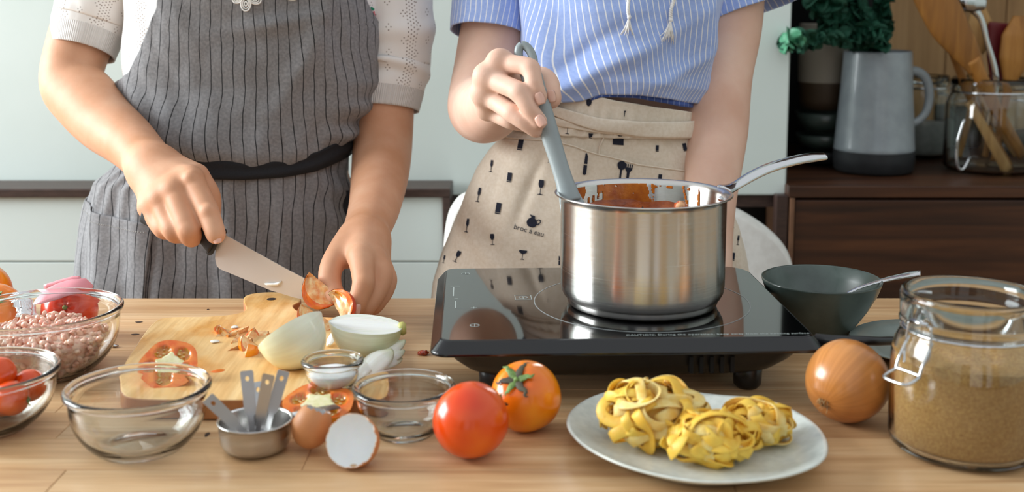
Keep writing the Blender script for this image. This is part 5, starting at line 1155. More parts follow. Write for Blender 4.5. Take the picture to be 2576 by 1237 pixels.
def foldsA(t_, z, s):
    o_ = .010 * max(0, (s - .55) / .45) ** 1.5 * (1 - max(0, (s - .93) / .07) ** 2 * .9)           # blouse over the belt
    lo = max(0, (s - .45) / .55)
    o_ += lo * .0030 * math.sin(t_ * 19 + z * 22 + 1.5 * math.sin(z * 40)) * (1 - .5 * s)
    o_ += .0048 * mnoise.fractal(Vector((t_ * 2.6 + z * 5, z * 9, 3)), 1, 2, 3)
    if t_ < 0: o_ += .005 * ridge((z - zz(330)) + (t_ + 1.2) * .06, .012) * ridge(t_ + 1.1, .5) - .004 * ridge((z - zz(300)) + (t_ + 1.2) * .07, .010) * ridge(t_ + 1.1, .5)
    else: o_ += .006 * math.sin(z * 170 + t_ * 2) * ridge(t_ - 1.35, .35) * ridge(z - zz(330), .05)
    o_ += .006 * ridge((z - zz(60)) - (t_ - .25) * .03, .012) * ridge(t_ - .3, .3) + .008 * ridge(t_ - .62 - (z - zz(40)) * 2.5, .10) * (1 if z > zz(170) else max(0, 1 - (zz(170) - z) * 14))
    return o_
bib = []
V, uv = [], []; nV, nU = 130, 190
for i in range(nV):
    s = i / (nV - 1); row = []
    for j in range(nU):
        g = j / (nU - 1)
        tt = -1.75 + 3.35 * g; zb_ = beltz(tt, bt_top); zt_2 = 1.34
        z = zt_2 * (1 - s) + zb_ * s; a, b_ = bibL(z), bibR(z)
        t2 = a + (b_ - a) * g; row.append((t2, beltz(t2, bt_top) * s + zt_2 * (1 - s)))
    base = [shA.pt(t2, z, .006) for t2, z in row]; d = [0]
    for p, q in zip(base[:-1], base[1:]): d.append(d[-1] + math.hypot(q.x - p.x, q.y - p.y))
    dk0 = float(np.interp(0, [q[0] for q in row], d))
    for k, (t2, z) in enumerate(row):
        V.append(tuple(shA.pt(t2, z, .009 + foldsA(t2, z, s)))); x_c = shA.pt(0, z).x - xA
        lean = (z - zz(400)) * .16 * (-math.tanh(t2 * 1.2) + .35); uv.append((d[k] - dk0 + x_c - lean, z))
o = mk('apron_bib', V, gfr(nV, nU), M_apA, A, uv=np.array(uv)); solid(o, .0018, -1); bibo = o
# apron skirt
def foldsS(t_, z, s):
    o_ = .0035 * math.sin(t_ * 13 + 2 * math.sin(z * 14)) * min(1, s * 3 + .25) + .003 * mnoise.fractal(Vector((t_ * 2.2, z * 9, 8)), 1, 2, 3) + .002 * math.sin(t_ * 34 + z * 10) * (1 - s) ** 2
    if t_ > 0: o_ += .004 * math.sin(z * 120 + t_ * 5) * ridge(t_ - 1.3, .4) * ridge(z - zz(510), .06)
    return o_
patch(shA, 'apron_skirt', lambda s: -1.85, lambda s: 1.85, lambda t: beltz(t, bt_bot) + .012, lambda t: .52, .006, M_apA, A, 170, 120, foldsS)
patch(shA, 'apron_belt', lambda s: -1.9, lambda s: 1.9, lambda t: beltz(t, bt_top) + .010, lambda t: beltz(t, bt_bot), .0120, M_navy, A, 120, 14, lambda t, z, s: .0022 * math.sin(s * math.pi) + .0012 * math.sin(s * 9 + t * 2))
# pocket on the skirt (left)
pz = lambda t_: zz(515) + (t_ + 1.35) * -.034
pocketA = patch(shA, 'apron_pocket', lambda s: -1.55, lambda s: -.28, lambda t: zz(518) - .020 * math.sin(max(0, t + 1.5) * 1.1), lambda t: .72, .0085, M_apA, A, 70, 60, lambda t_, z, s: foldsS(t_, z, .6) + .001)
# stitched hem line of the pocket
M_stitch = pm('pale_stitching', 'b9b8b2', rough=.8)
st_ = []
for k in range(60):
    t_ = -1.5 + 1.18 * k / 60; z = zz(518) - .020 * math.sin(max(0, t_ + 1.5) * 1.1) - .0125; a = shA.pt(t_, z, .0102 + foldsS(t_, z, .6)); b_ = shA.pt(t_ + .011, z, .0102 + foldsS(t_ + .011, z, .6)); st_.append(tube([a, b_], .0003, 4))
o = mk('stitching', *join_geo(st_), M_stitch, pocketA); o['kind'] = 'stuff'
# sleeves
def sleeve(cent, radii, cuffn, mat, parent, name, nU=90, nV=80, flat=1.0, wr=.0015, dirfix=None, seed=0, ruck=None, thick=.0022):
    p = cr(np.array([tuple(P(*c)) for c in cent]), nV); r_ = np.interp(np.linspace(0, 1, nV), np.linspace(0, 1, len(radii)), radii) * S(cent[-1][2]); V, uv = [], []; L_ = 0; nrm = None; tot = sum(np.linalg.norm(p[i + 1] - p[i]) for i in range(nV - 1))
    for i in range(nV):
        d = Vector(p[min(i + 1, nV - 1)] - p[max(i - 1, 0)]).normalized()
        if dirfix is not None: d = (d * .3 + Vector(dirfix) * .7).normalized() if i > nV * .7 else d
        if nrm is None: nrm = d.cross(Vector((1, 0, 0))).normalized()
        nrm = (nrm - d * nrm.dot(d)).normalized(); s_ = d.cross(nrm)
        if i: L_ += np.linalg.norm(p[i] - p[i - 1])
        rem = tot - L_
        for j in range(nU + 1):
            a = 2 * math.pi * j / nU; rr = r_[i] + wr * mnoise.fractal(Vector((math.cos(a) * 2 + seed, math.sin(a) * 2, L_ * 28)), 1, 2, 3) * (.25 if rem < cuffn else 1)
            if ruck: rr += ruck(a, rem, Vector(s_ * math.cos(a) + nrm * math.sin(a)))
            q = Vector(p[i]) + s_ * (rr * math.cos(a)) + nrm * (rr * flat * math.sin(a)); V.append(tuple(q)); uv.append((a / (2 * math.pi) * 2 * math.pi * r_[nV // 2], rem))
    o = mk(name, V, gfr(nV, nU + 1), mat, parent, uv=np.array(uv)); solid(o, thick, 0); return o
sleeve([(300, -170, 1.63), (268, -60, 1.625), (232, 40, 1.615), (206, 130, 1.60)], [98, 102, 92, 79], .028, M_knit, A, 'sleeve', dirfix=(-.18, -.42, -.9), seed=1)
def ruckA(a, rem, n): return .006 * ridge(rem - .062 + .012 * n.x, .008) - .003 * ridge(rem - .050, .008) + .004 * ridge(rem - .115, .012)
sleeve([(930, -170, 1.63), (975, -60, 1.63), (990, 60, 1.63), (986, 170, 1.63), (970, 274, 1.622)], [96, 101, 97, 92, 82], .028, M_knit, A, 'sleeve', dirfix=(-.04, -.30, -.95), seed=4, ruck=ruckA)
# embroidery and brooch
bvA = None
def bvh(o):
    dg = bpy.context.evaluated_depsgraph_get(); me = o.data; M = world_of(o.parent) @ Matrix.LocRotScale(o.location, o.rotation_euler, o.scale) if o.parent else Matrix.Identity(4)
    return BVHTree.FromPolygons([M @ v.co for v in me.vertices], [tuple(p.vertices) for p in me.polygons])
def project(bv, u, v, out=.0012):
    o_ = Vector((0, 0, CAMZ)); d = ray(u, v).normalized(); h = bv.ray_cast(o_, d)
    if h[0] is None: return None, None
    n = h[1] if h[1].dot(d) < 0 else -h[1]
    return h[0] + n * out, n
def decal(bv, poly, name, mat, parent, out=.0009, th=.0004):
    """flat print: polygon(s) of picture points laid on the cloth (each polygon triangulated)"""
    Vs, Fs = [], []
    for pl_ in (poly if isinstance(poly[0][0], (tuple, list)) else [poly]):
        bm = bmesh.new(); vs = [bm.verts.new((x, y, 0)) for x, y in pl_]; ed = [bm.edges.new((vs[i], vs[(i + 1) % len(vs)])) for i in range(len(vs))]; bmesh.ops.triangle_fill(bm, edges=ed, use_beauty=True)
        bmesh.ops.subdivide_edges(bm, edges=[e_ for e_ in bm.edges if e_.calc_length() > 10], cuts=1); bmesh.ops.triangulate(bm, faces=bm.faces)
        bm.verts.index_update(); n0 = len(Vs); ok = True; tmp = []
        for q in bm.verts:
            p, n = project(bv, q.co.x, q.co.y, out)
            if p is None: ok = False; break
            tmp.append(tuple(p))
        if ok: Vs += tmp; Fs += [tuple(q.index + n0 for q in f.verts) for f in bm.faces]
        bm.free()
    if not Vs: return None
    o = mk(name, Vs, Fs, mat, parent); return o
knit = [o for o in COL.objects if o.name.startswith('knit_top')][0]; bv = bvh(knit)
M_gthr = pm('green_thread', '0c7a56', '14906a', rough=.8, scale=400); M_pthr = pm('pink_thread', 'd8707a', rough=.8)
for pl_ in ([(399, 56), (404, 50), (411, 54), (411, 64), (406, 69), (401, 63)], [(409, 43), (415, 39), (420, 42), (414, 47)], [(418, 25), (424, 21), (427, 32), (423, 41), (418, 36)]): decal(bv, pl_, 'embroidered_leaf', M_gthr, knit)
decal(bv, [(927, 20), (934, 17), (941, 22), (938, 27), (931, 25)], 'embroidered_leaf', M_gthr, knit); decal(bv, [(936, 30), (941, 27), (943, 40), (939, 47), (935, 40)], 'embroidered_flower', M_pthr, knit)
bv = bvh(bibo); M_lace = pm('crochet_lace', 'eef0ee', 'fbfbfa', rough=.85, scale=300, bump=(700, .6, .0008))
for (cu_, cv_, ru, rv, ang) in ((619, 9, 12, 18, 0), (641, -2, 16, 11, .3), (598, -3, 12, 10, -.2), (622, -24, 14, 14, 0), (735, -10, 16, 9, 0)):
    for sc in (1.0, .66, .3):
        pts = []
        for a in np.linspace(0, 2 * math.pi, 25):
            p, n = project(bv, cu_ + ru * sc * math.cos(a) * math.cos(ang) - rv * sc * math.sin(a) * math.sin(ang), max(cv_ + rv * sc * math.sin(a) * math.cos(ang) + ru * sc * math.cos(a) * math.sin(ang), -60), .0016); pts.append(p if p else pts[-1])
        mk('lace_petal', *tube(pts, .0011 if sc == 1 else .0009, 6, cap=False), M_lace, bibo)
# trousers and shoes
def legs(e, x, y, mat, w_):
    for s in (-1, 1):
        mk('trouser_leg', *tube([(x + s * .075, y, .95), (x + s * .085, y, .5), (x + s * .09, y + .01, .09)], [w_, w_ * .72, w_ * .6], 20, n=12), mat, e)
        mk('shoe', *ell((x + s * .092, y - .05, .045), (.045, .125, .045), 3), M_walnut, e)
legs(A, xA, 1.62, pm('dark_trousers', '24262c', rough=.9), .085)
# ---------------------------------------------------------------- person B clothes
legs(B, hB, 1.585, MATS['dark_trousers'], .08)
shB = Shape([(-260, 1350, 1790), (-150, 1330, 1800), (0, 1322, 1798), (100, 1328, 1778), (180, 1345, 1748), (230, 1345, 1735), (270, 1340, 1732), (300, 1320, 1734), (345, 1268, 1745), (370, 1245, 1765), (420, 1212, 1790), (480, 1186, 1812), (560, 1152, 1846), (640, 1119, 1864), (700, 1098, 1875), (1500, 1030, 1950)], 1.56, lambda z: float(np.interp(z, [.5, .86, .97, 1.08, 1.2, 1.35], [.13, .110, .088, .088, .105, .085])))
shB.xref = P(1550, 300, 1.47).x
yB = 1.475
zB = lambda v: P(1288, v, yB).z
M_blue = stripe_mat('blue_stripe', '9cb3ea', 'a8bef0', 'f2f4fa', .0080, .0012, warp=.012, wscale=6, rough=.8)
def foldsBl(t_, z, s):
    o_ = .012 * max(0, (s - .5) / .5) ** 1.3
    o_ += .0045 * math.sin(t_ * 6.5 + (z - 1.1) * 26) * min(1, .3 + s) + .003 * mnoise.fractal(Vector((t_ * 2.0, z * 8, 11)), 1, 2, 3)
    o_ += .007 * ridge((z - zB(160)) - (t_ + .1) * .075, .013) * ridge(t_ + .1, .75) + .005 * ridge((z - zB(190)) - (t_ - .5) * .05, .011) * ridge(t_ - .6, .5) - .004 * ridge((z - zB(120)) - (t_ + .3) * .09, .012) * ridge(t_ + .3, .5)
    if s > .93: o_ -= (s - .93) / .07 * .008
    return o_
hemB = [(-1, zB(238)), (-.85, zB(250)), (-.62, zB(258)), (-.35, zB(254)), (-.15, zB(236)), (.15, zB(236)), (.5, zB(248)), (.8, zB(262)), (1, zB(272))]
V, uv = [], []; nV, nU = 120, 190
for i in range(nV):
    s = i / (nV - 1); row = []
    for j in range(nU):
        t2 = -math.pi * .999 + 2 * math.pi * .999 * j / (nU - 1); zt_2 = 1.345; row.append((t2, zt_2 * (1 - s) + beltz(t2, hemB) * s))
    base = [shB.pt(t2, z, .006) for t2, z in row]; d = [0]
    for p, q in zip(base[:-1], base[1:]): d.append(d[-1] + math.hypot(q.x - p.x, q.y - p.y))
    dk0 = float(np.interp(0, [q[0] for q in row], d))
    for k, (t2, z) in enumerate(row):
        # cloth swings toward the left hip: stripes bow
        bow = .030 * (s ** 2.2) * math.exp(-((t2 + .15) / .75) ** 2) * -1.0 + .012 * math.sin(s * 5 + t2 * 2) * s
        V.append(tuple(shB.pt(t2, z, .010 + foldsBl(t2, z, s)))); uv.append((d[k] - dk0 + bow, z))
blouse = mk('blouse', V, gfr(nV, nU), M_blue, B, uv=np.array(uv)); solid(blouse, .0016, -1)
# dark blue turned-up inside of the hem
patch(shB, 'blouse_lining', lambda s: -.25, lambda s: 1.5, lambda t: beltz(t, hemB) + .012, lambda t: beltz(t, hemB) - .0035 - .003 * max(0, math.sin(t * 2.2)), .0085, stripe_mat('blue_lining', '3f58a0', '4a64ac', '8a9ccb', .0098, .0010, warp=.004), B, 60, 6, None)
# sleeves of the blouse
def fl(a, rem, n): return .012 * ridge(rem, .03) * (.5 + .5 * math.sin(a * 2 + 1))
sleeve([(1310, -190, 1.60), (1272, -90, 1.595), (1240, 0, 1.59), (1228, 84, 1.575)], [104, 105, 98, 94], 0, M_blue, B, 'sleeve', dirfix=(-.10, -.30, -.95), seed=7)
sleeve([(1805, -190, 1.60), (1845, -110, 1.60), (1878, -40, 1.595), (1905, 22, 1.58)], [100, 112, 114, 114], 0, M_blue, B, 'sleeve', dirfix=(.28, -.22, -.93), seed=9, flat=.62, ruck=fl)
# apron
M_can = pm('natural_canvas', 'e2d3bf', 'ebdecd', rough=.9, scale=240, bump=(800, .4, .0006), sheen=.1)
def foldsP(t_, z, s):
    o_ = .003 * mnoise.fractal(Vector((t_ * 2.3, z * 8, 21)), 1, 2, 3) + .0028 * math.sin(t_ * 11 + z * 16) * (.3 + .7 * s)
    o_ += .0045 * ridge((z - zB(640)) + (t_ + .75) * .10, .010) * ridge(t_ + .8, .45) - .0035 * ridge(t_ + .52 - (z - zB(480)) * .9, .05) * ridge(z - zB(500), .06)
    return o_
def zl(pts_):
    pts_ = [(shB.uv_th(u, v)[0], shB.uv_th(u, v)[1]) for u, v in pts_]; pts_.sort()
    return lambda t_: float(np.interp(t_, [q[0] for q in pts_], [q[1] for q in pts_]))
apS = patch(shB, 'apron_skirt', lambda s: -1.9, lambda s: 1.9, zl([(1350, 300), (1480, 310), (1600, 322), (1730, 330)]), lambda t: .50, .004, M_can, B, 170, 130, foldsP)
wb = patch(shB, 'apron_waistband', lambda s: -1.9, lambda s: 1.9, zl([(1345, 262), (1400, 262), (1470, 245), (1500, 238), (1560, 254), (1640, 268), (1735, 284)]), zl([(1345, 330), (1500, 345), (1735, 345)]), .0070, M_can, B, 190, 24, lambda t, z, s: .0016 * math.sin(t * 44 + 2 * math.sin(t * 7)) * s + .001)
# tied sash, two passes
def sash(name, top_, bot_, off, w_=.0012):
    return patch(shB, name, lambda s: -1.9, lambda s: 1.9, zl(top_), zl(bot_), off, M_can, B, 130, 12, lambda t, z, s: w_ * math.sin(s * math.pi) ** .4 + .0008 * math.sin(t * 9 + s * 3))
sash('apron_sash', [(1345, 256), (1400, 258), (1450, 276), (1510, 294), (1600, 303), (1735, 300)], [(1345, 285), (1400, 284), (1450, 308), (1510, 328), (1600, 342), (1735, 346)], .0125)
sash('apron_sash', [(1345, 284), (1400, 288), (1450, 304), (1600, 330), (1735, 330)], [(1345, 312), (1400, 314), (1450, 322), (1520, 334), (1600, 345), (1735, 348)], .0095, .002)
# front pocket with its turned edge
ptop = zl([(1245, 340), (1395, 350), (1450, 366), (1520, 390), (1600, 412), (1735, 432), (1800, 436)])
pk2 = patch(shB, 'apron_pocket', lambda s: -1.45, lambda s: 1.35, ptop, lambda t: .60, .0068, M_can, B, 150, 110, lambda t, z, s: foldsP(t, z, s) + .0006)
pts = []
for k in range(60):
    t_ = -1.4 + 2.7 * k / 59; z = ptop(t_); pts.append(shB.pt(t_, z, .0068 + foldsP(t_, z, 0) + .0010))
mk('pocket_hem', *tube(pts, .0011, 6), M_can, pk2)
t0, zz0 = shB.uv_th(1521, 340)
pts = [shB.pt(t0, z, .0055 + foldsP(t0, z, .1)) for z in np.linspace(zB(343), zB(392), 12)]
mk('pleat', *tube(pts, .0012, 6), M_can, apS)
# ---------------------------------------------------------------- prints on the apron
M_ink = pm('navy_print', '14182a', '1b2034', rough=.85, scale=300)
bvs = [bvh(pk2), bvh(apS), bvh(wb)]
class BV2:
    def ray_cast(s, o_, d):
        best = (None, None, None, None)
        for q in bvs:
            h = q.ray_cast(o_, d)
            if h[0] is not None and (best[0] is None or h[3] < best[3]): best = h
        return best
bvp = BV2()
def shape_at(u, v, sc, rot, polys):
    c_, s_ = math.cos(rot), math.sin(rot); return [[(u + sc * (x * c_ - y * s_), v + sc * (x * s_ + y * c_)) for x, y in pl_] for pl_ in polys]
def blob(pts_, n=24): return [tuple(q) for q in cr_closed(pts_, n)]
flute = [[(-.16, -1), (.16, -1), (.2, -.2), (.1, .05), (.05, .12), (.04, .85), (.3, .95), (.3, 1), (-.3, 1), (-.3, .95), (-.04, .85), (-.05, .12), (-.1, .05), (-.2, -.2)]]
wine = [[(-.3, -1), (.3, -1), (.36, -.4), (.22, -.02), (.05, .08), (.045, .85), (.38, .95), (.38, 1), (-.38, 1), (-.38, .95), (-.045, .85), (-.05, .08), (-.22, -.02), (-.36, -.4)]]
coupe = [[(-.85, -1), (.85, -1), (.8, -.55), (.3, -.25), (.07, -.15), (.06, .82), (.4, .92), (.4, 1), (-.4, 1), (-.4, .92), (-.06, .82), (-.07, -.15), (-.3, -.25), (-.8, -.55)]]
tumb = [[(-.45, -1), (.45, -1), (.45, .72), (-.45, .72)], [(-.45, .80), (.45, .80), (.45, 1), (-.45, 1)]]
base_ = [[(-.04, -1), (.04, -1), (.05, .8), (.5, .92), (.5, 1), (-.5, 1), (-.5, .92), (-.05, .8)]]
knife_ = [[(-.05, 1), (-.16, .9), (-.16, .1), (.16, .1), (.16, .9), (.05, 1)], [(-.14, .0), (-.1, -.95), (.0, -1), (.14, -.7), (.16, .0)]]
spoon_ = [blob([(0, -1), (.3, -.85), (.34, -.6), (.2, -.35), (0, -.28), (-.2, -.35), (-.34, -.6), (-.3, -.85)], 20), [(-.07, -.3), (.07, -.3), (.09, 1), (-.09, 1)]]
fork_ = [[(-.3, -1), (-.22, -1), (-.2, -.7), (-.14, -.7), (-.13, -1), (-.05, -1), (-.04, -.7), (.04, -.7), (.05, -1), (.13, -1), (.14, -.7), (.2, -.7), (.22, -1), (.3, -1), (.3, -.55), (.12, -.3), (.09, 1), (-.09, 1), (-.12, -.3), (-.3, -.55)]]
jug = [blob([(-.35, -.55), (-.75, -.2), (-.85, .3), (-.55, .8), (0, .95), (.55, .8), (.85, .3), (.7, -.2), (.3, -.55)], 28), [(-.3, -.5), (-.34, -.75), (-.62, -1.05), (.25, -.98), (.3, -.75), (.3, -.5)]]
handle_ring = [(x, y) for x, y in [(.62, -.35), (1.0, -.62), (1.32, -.5), (1.42, -.15), (1.2, .25), (.82, .42), (.8, .25), (1.05, .1), (1.24, -.15), (1.18, -.38), (1.0, -.44), (.7, -.2)]]
prints = [(1237, 418, 15, .12, flute), (1282, 446, 12, .15, tumb), (1361, 471, 19, .12, wine), (1205, 490, 18, .2, flute), (1254, 524, 14, .18, tumb), (1176, 567, 17, .15, flute), (1239, 602, 14, -.05, wine), (1315, 641, 12, .12, coupe), (1151, 645, 15, .45, wine), (1310, 364, 14, .2, tumb), (1473, 412, 28, .12, knife_), (1561, 436, 32, .14, spoon_), (1579, 442, 30, .14, fork_), (1555, 351, 14, .03, [[(-1, -.9), (.95, -.95), (1, 1), (-.95, .9)]]), (1653, 373, 8, .03, tumb), (1486, 341, 7, .1, [[(-.9, -.8), (.9, -.8), (.55, .9), (-.55, .9)]]), (1482, 257, 10, .1, [blob([(-.6, -.9), (.5, -.7), (.6, .3), (0, 1), (-.6, .5)], 14)]), (1428, 327, 10, .1, base_), (1571, 285, 8, .15, fork_), (1722, 370, 10, -.2, tumb), (1407, 655, 12, 0, knife_), (1842, 560, 13, 0, flute), (1856, 604, 12, .1, flute), (1843, 645, 10, .1, tumb), (1263, 344, 14, .2, flute), (1380, 404, 5, 0, base_), (1118, 652, 10, .2, flute), (1660, 448, 10, .1, tumb)]
for (u, v, sc, rt, pl_) in prints: decal(bvp, shape_at(u, v, sc, rt, pl_), 'printed_motif', M_ink, apS)
decal(bvp, shape_at(1339, 557, 15.5, .22, jug + [handle_ring]), 'printed_jug', M_ink, apS)
me_o = txt('broc à eau', 18.5, 'printed_text', M_ink, None, None, 0.0)
Vn = []
for q in me_o.data.vertices:
    a = .27; x, y = q.co.x, -q.co.y; p, n = project(bvp, 1331 + x * math.cos(a) - y * math.sin(a), 580 + x * math.sin(a) + y * math.cos(a), .0009); Vn.append(p)
Mi = world_of(apS).inverted(); me_o.parent = apS
for q, p in zip(me_o.data.vertices, Vn): q.co = Mi @ p
# drawstrings with tassels
bv = bvh(blouse); M_cord = pm('white_cord', 'e9e6e4', 'f5f3f0', rough=.9, scale=300)
def drawstring(line, tas):
    pts = [project(bv, u, v, .0035)[0] for u, v in line]; pts = cr([tuple(p) for p in pts], 60); V = []
    for s in (0, math.pi):
        q = []
        for i, p in enumerate(pts):
            a = i * .75 + s; q.append(Vector(p) + Vector((math.cos(a) * .0012, math.sin(a) * .0009, 0)))
        mk('cord_strand', *tube(q, .0014, 7), M_cord, blouse)
    e0 = Vector(pts[-1]); mk('cord_knot', *ell(e0, (.0028, .0028, .0035), 2), M_cord, blouse)
    g = []
    for k in range(26):
        a, l_ = rs.uniform(-1, 1), rs.uniform(.7, 1.05); u, v = tas; m1, _ = project(bv, line[-1][0] + (u - line[-1][0]) * .5 + a * 8, (line[-1][1] + v) / 2, .004 + rs.uniform(-.001, .002)); m2, _ = project(bv, u + a * 19, line[-1][1] + (v - line[-1][1]) * l_, .003 + rs.uniform(0, .001)); g.append(tube([e0, m1, m2], [.0009, .0008, .0004], 5, n=7))
    o = mk('tassel', *join_geo(g), M_cord, blouse); o['kind'] = 'stuff'
drawstring([(1584, -60), (1580, 0), (1578, 25), (1581, 42)], (1577, 90))
drawstring([(1700, -60), (1693, 0), (1686, 25), (1684, 50)], (1674, 108))
# ================================================================ knife
M_hand = pm('textured_handle', '141518', '1d1e22', rough=.5, scale=300, bump=(1600, .8, .0006))
kn = empty('kitchen_knife', P(560, 610, 1.335), 'broad kitchen knife with a black handle held over the board', 'knife')
# blade plane: rises to the left, tip at the board; build in picture outline at its own plane (y grows a little to the tip)
def KP(u, v, dy=0.0):
    f = (u - 545) / 325; return P(u, v, 1.315 - .053 * f + dy + (v - (590 + 167 * max(0, f))) * .00008)
bl = [(562, 588), (640, 632), (720, 676), (800, 718), (869, 757), (872, 761), (840, 762), (800, 760), (740, 748), (680, 730), (610, 700), (552, 676), (545, 668), (541, 650), (543, 615)]
bl = [tuple(q) for q in bl]; n_ = len(bl); F = []
front = [KP(u, v, -.0011 if v < 590 + 167 * (u - 545) / 325 + 12 else -.0003) for u, v in bl]; back = [p + Vector((0, .0018, 0)) for p in front]
bm = bmesh.new(); 
for side_, off in ((front, 0), (back, 1)): pass
bm.free()
V = [tuple(p) for p in front + back]; F = [tuple(range(n_)), tuple(range(2 * n_ - 1, n_ - 1, -1))] + [(i, i + n_, (i + 1) % n_ + n_, (i + 1) % n_) for i in range(n_)]
mk('blade', V, F, M_blade, kn, False)
hpts = [KP(358, 538), KP(385, 548), KP(430, 560), KP(480, 573), KP(520, 588), KP(548, 607)]
V, F = tube(hpts, [.0105, .0128, .0125, .0128, .0150, .0195], prof=[(-1, 0), (-.85, .36), (-.4, .5), (.4, .5), (.85, .36), (1, 0), (.85, -.36), (.4, -.5), (-.4, -.5), (-.85, -.36)], up=(0, -1, 0), n=26)
o = mk('handle', V, F, M_hand, kn); o.modifiers.new('s', 'SUBSURF').render_levels = 2
V, F = loft([[tuple(KP(u, v, dy)) for u, v in ((556, 572), (570, 575), (571, 588), (560, 592), (535, 640), (522, 643), (516, 632), (528, 600))] for dy in (-.0075, .0075)]); o = mk('bolster', V, F, M_hand, kn); bev(o, .002, 3, 30)
o = mk('garlic_flake', [tuple(KP(u, v, -.0022 - .001 * math.sin(i))) for i, (u, v) in enumerate([(664, 713), (672, 718), (684, 720), (697, 719), (705, 714), (708, 706), (700, 710), (688, 712), (675, 712)])], [tuple(range(9))], pm('garlic_white', 'f0efe8', rough=.35, sss=.2)); solid(o, .001, 0); tag(o, 'thin white flake of garlic stuck on the knife blade', 'garlic')
# ================================================================ sideboard things
KS = 1.14                                  # everything here stands about 2.3 m away
def P2(u, v, y): return P(u, v, y * KS)
def lathe2(pr, *a_, **k): return lathe([(r_ * KS, z_) for r_, z_ in pr], *a_, **k)
M_enam = pm('pale_enamel', '8c959b', '99a2a7', rough=.35, scale=30, coat=.3); M_rub = pm('dark_rubber', '1d1f22', '25272a', rough=.6, scale=60)
yp = 2.02; pcx = P2(2196, 430, yp).x; yp2 = yp * KS
pt = empty('pitcher', (pcx, yp2, zc + .0005), 'pale grey enamel pitcher with a dark base and a big handle holding green sprigs', 'pitcher')
Hp = P2(2196, 128, yp).z - zc
mk('base', *lathe2([(.001, .001), (.088 * .72, .001), (.096 * .71, .006), (.0705, .030), (.0700, .0445)], 64, (0, 0, 0)), M_rub, pt, True, local=True)
pr = [(.0692, .0450), (.0700, .0470), (.0690, .053), (.0660, .10), (.0620, .16), (.0580, Hp - .004), (.0570, Hp), (.0552, Hp - .002), (.060, .16), (.064, .10), (.066, .05), (.001, .048)]
mk('body', *lathe2(pr, 72), M_enam, pt, True, local=True)
hp = [P2(2262, 184, yp), P2(2300, 178, yp), P2(2328, 196, yp), P2(2338, 236, yp), P2(2330, 280, yp), P2(2305, 306, yp), P2(2268, 312, yp)]
mk('handle', *tube(hp, [.0095, .0095, .0095, .009, .0085, .008, .0085], 12, flat=(1, .8), n=40), M_enam, pt)
# green sprigs, each its own plant stem with leaves
M_leaf = pm('dark_leaf', '0f4432', '1b6247', rough=.5, scale=60, bump=(150, .5, .002)); M_leaf2 = pm('light_leaf', '3f8a66', '66a985', rough=.5, scale=60); M_stem = pm('leaf_stem', '2c4a2c', rough=.7)
lm = bpy.data.meshes.new('leaf'); V, F = [], []
for i in range(7):
    for j in range(7):
        f, g = i / 6, j / 6 * 2 - 1; w_ = math.sin(math.pi * min(1, f * .93 + .06)) ** .6 * .55; V.append((g * w_, f, .18 * g * g + .10 * math.sin(g * 7) * f + .14 * math.sin(f * 3)))
lm.from_pydata(V, [], grid_faces(7, 7, False)); lm.materials.append(M_leaf); lm.polygons.foreach_set('use_smooth', [True] * len(lm.polygons)); lm2 = lm.copy(); lm2.materials.clear(); lm2.materials.append(M_leaf2)
def sprig(label, pts_, size, n, seed, tip=False, name='leafy_sprig'):
    r3 = random.Random(seed); e = empty(name, pts_[0], label, 'plant', 'green sprigs in the pitcher'); q = cr([tuple(p) for p in pts_], 40); mk('stem', *tube([Vector(p) for p in q], np.linspace(.0022, .001, 40), 6), M_stem, e)
    for k in range(n):
        size_ = size * KS; i = int(4 + 35 * (k + r3.random()) / n); i = min(i, 39); p = Vector(q[i]); o = bpy.data.objects.new('leaf', lm2 if (tip and k >= n - 9) else lm); COL.objects.link(o); o.parent = e; o.location = p - Vector(pts_[0]); o.rotation_euler = (r3.uniform(-1.3, 1.3), r3.uniform(-1.3, 1.3), r3.uniform(0, 6.28)); s = size_ * r3.uniform(.7, 1.25); o.scale = (s, s, s)
base = Vector((pcx - .01, yp2, zc + Hp - .02))
sprig('leafy green sprig leaning far left out of the pitcher with a pale tip', [base, P2(2150, 100, 1.98), P2(2080, 100, 1.92), P2(2020, 108, 1.88), P2(1975, 102, 1.855)], .022, 70, 1, True)
sprig('dense leafy sprig rising on the left of the pitcher mouth', [base, P2(2130, 90, 2.0), P2(2085, 40, 1.96), P2(2060, -30, 1.94)], .029, 90, 2)
sprig('dense leafy sprig rising in the middle of the pitcher mouth', [base, P2(2170, 80, 2.0), P2(2150, 20, 2.0), P2(2140, -60, 2.0)], .029, 90, 3)
sprig('leafy sprig drooping over the front rim of the pitcher', [base, P2(2170, 90, 1.97), P2(2200, 80, 1.95), P2(2220, 112, 1.945)], .022, 60, 4)
sprig('tightly leaved sprig standing straight up on the right of the pitcher', [base, P2(2215, 90, 2.02), P2(2222, 20, 2.02), P2(2218, -70, 2.02)], .021, 84, 5)
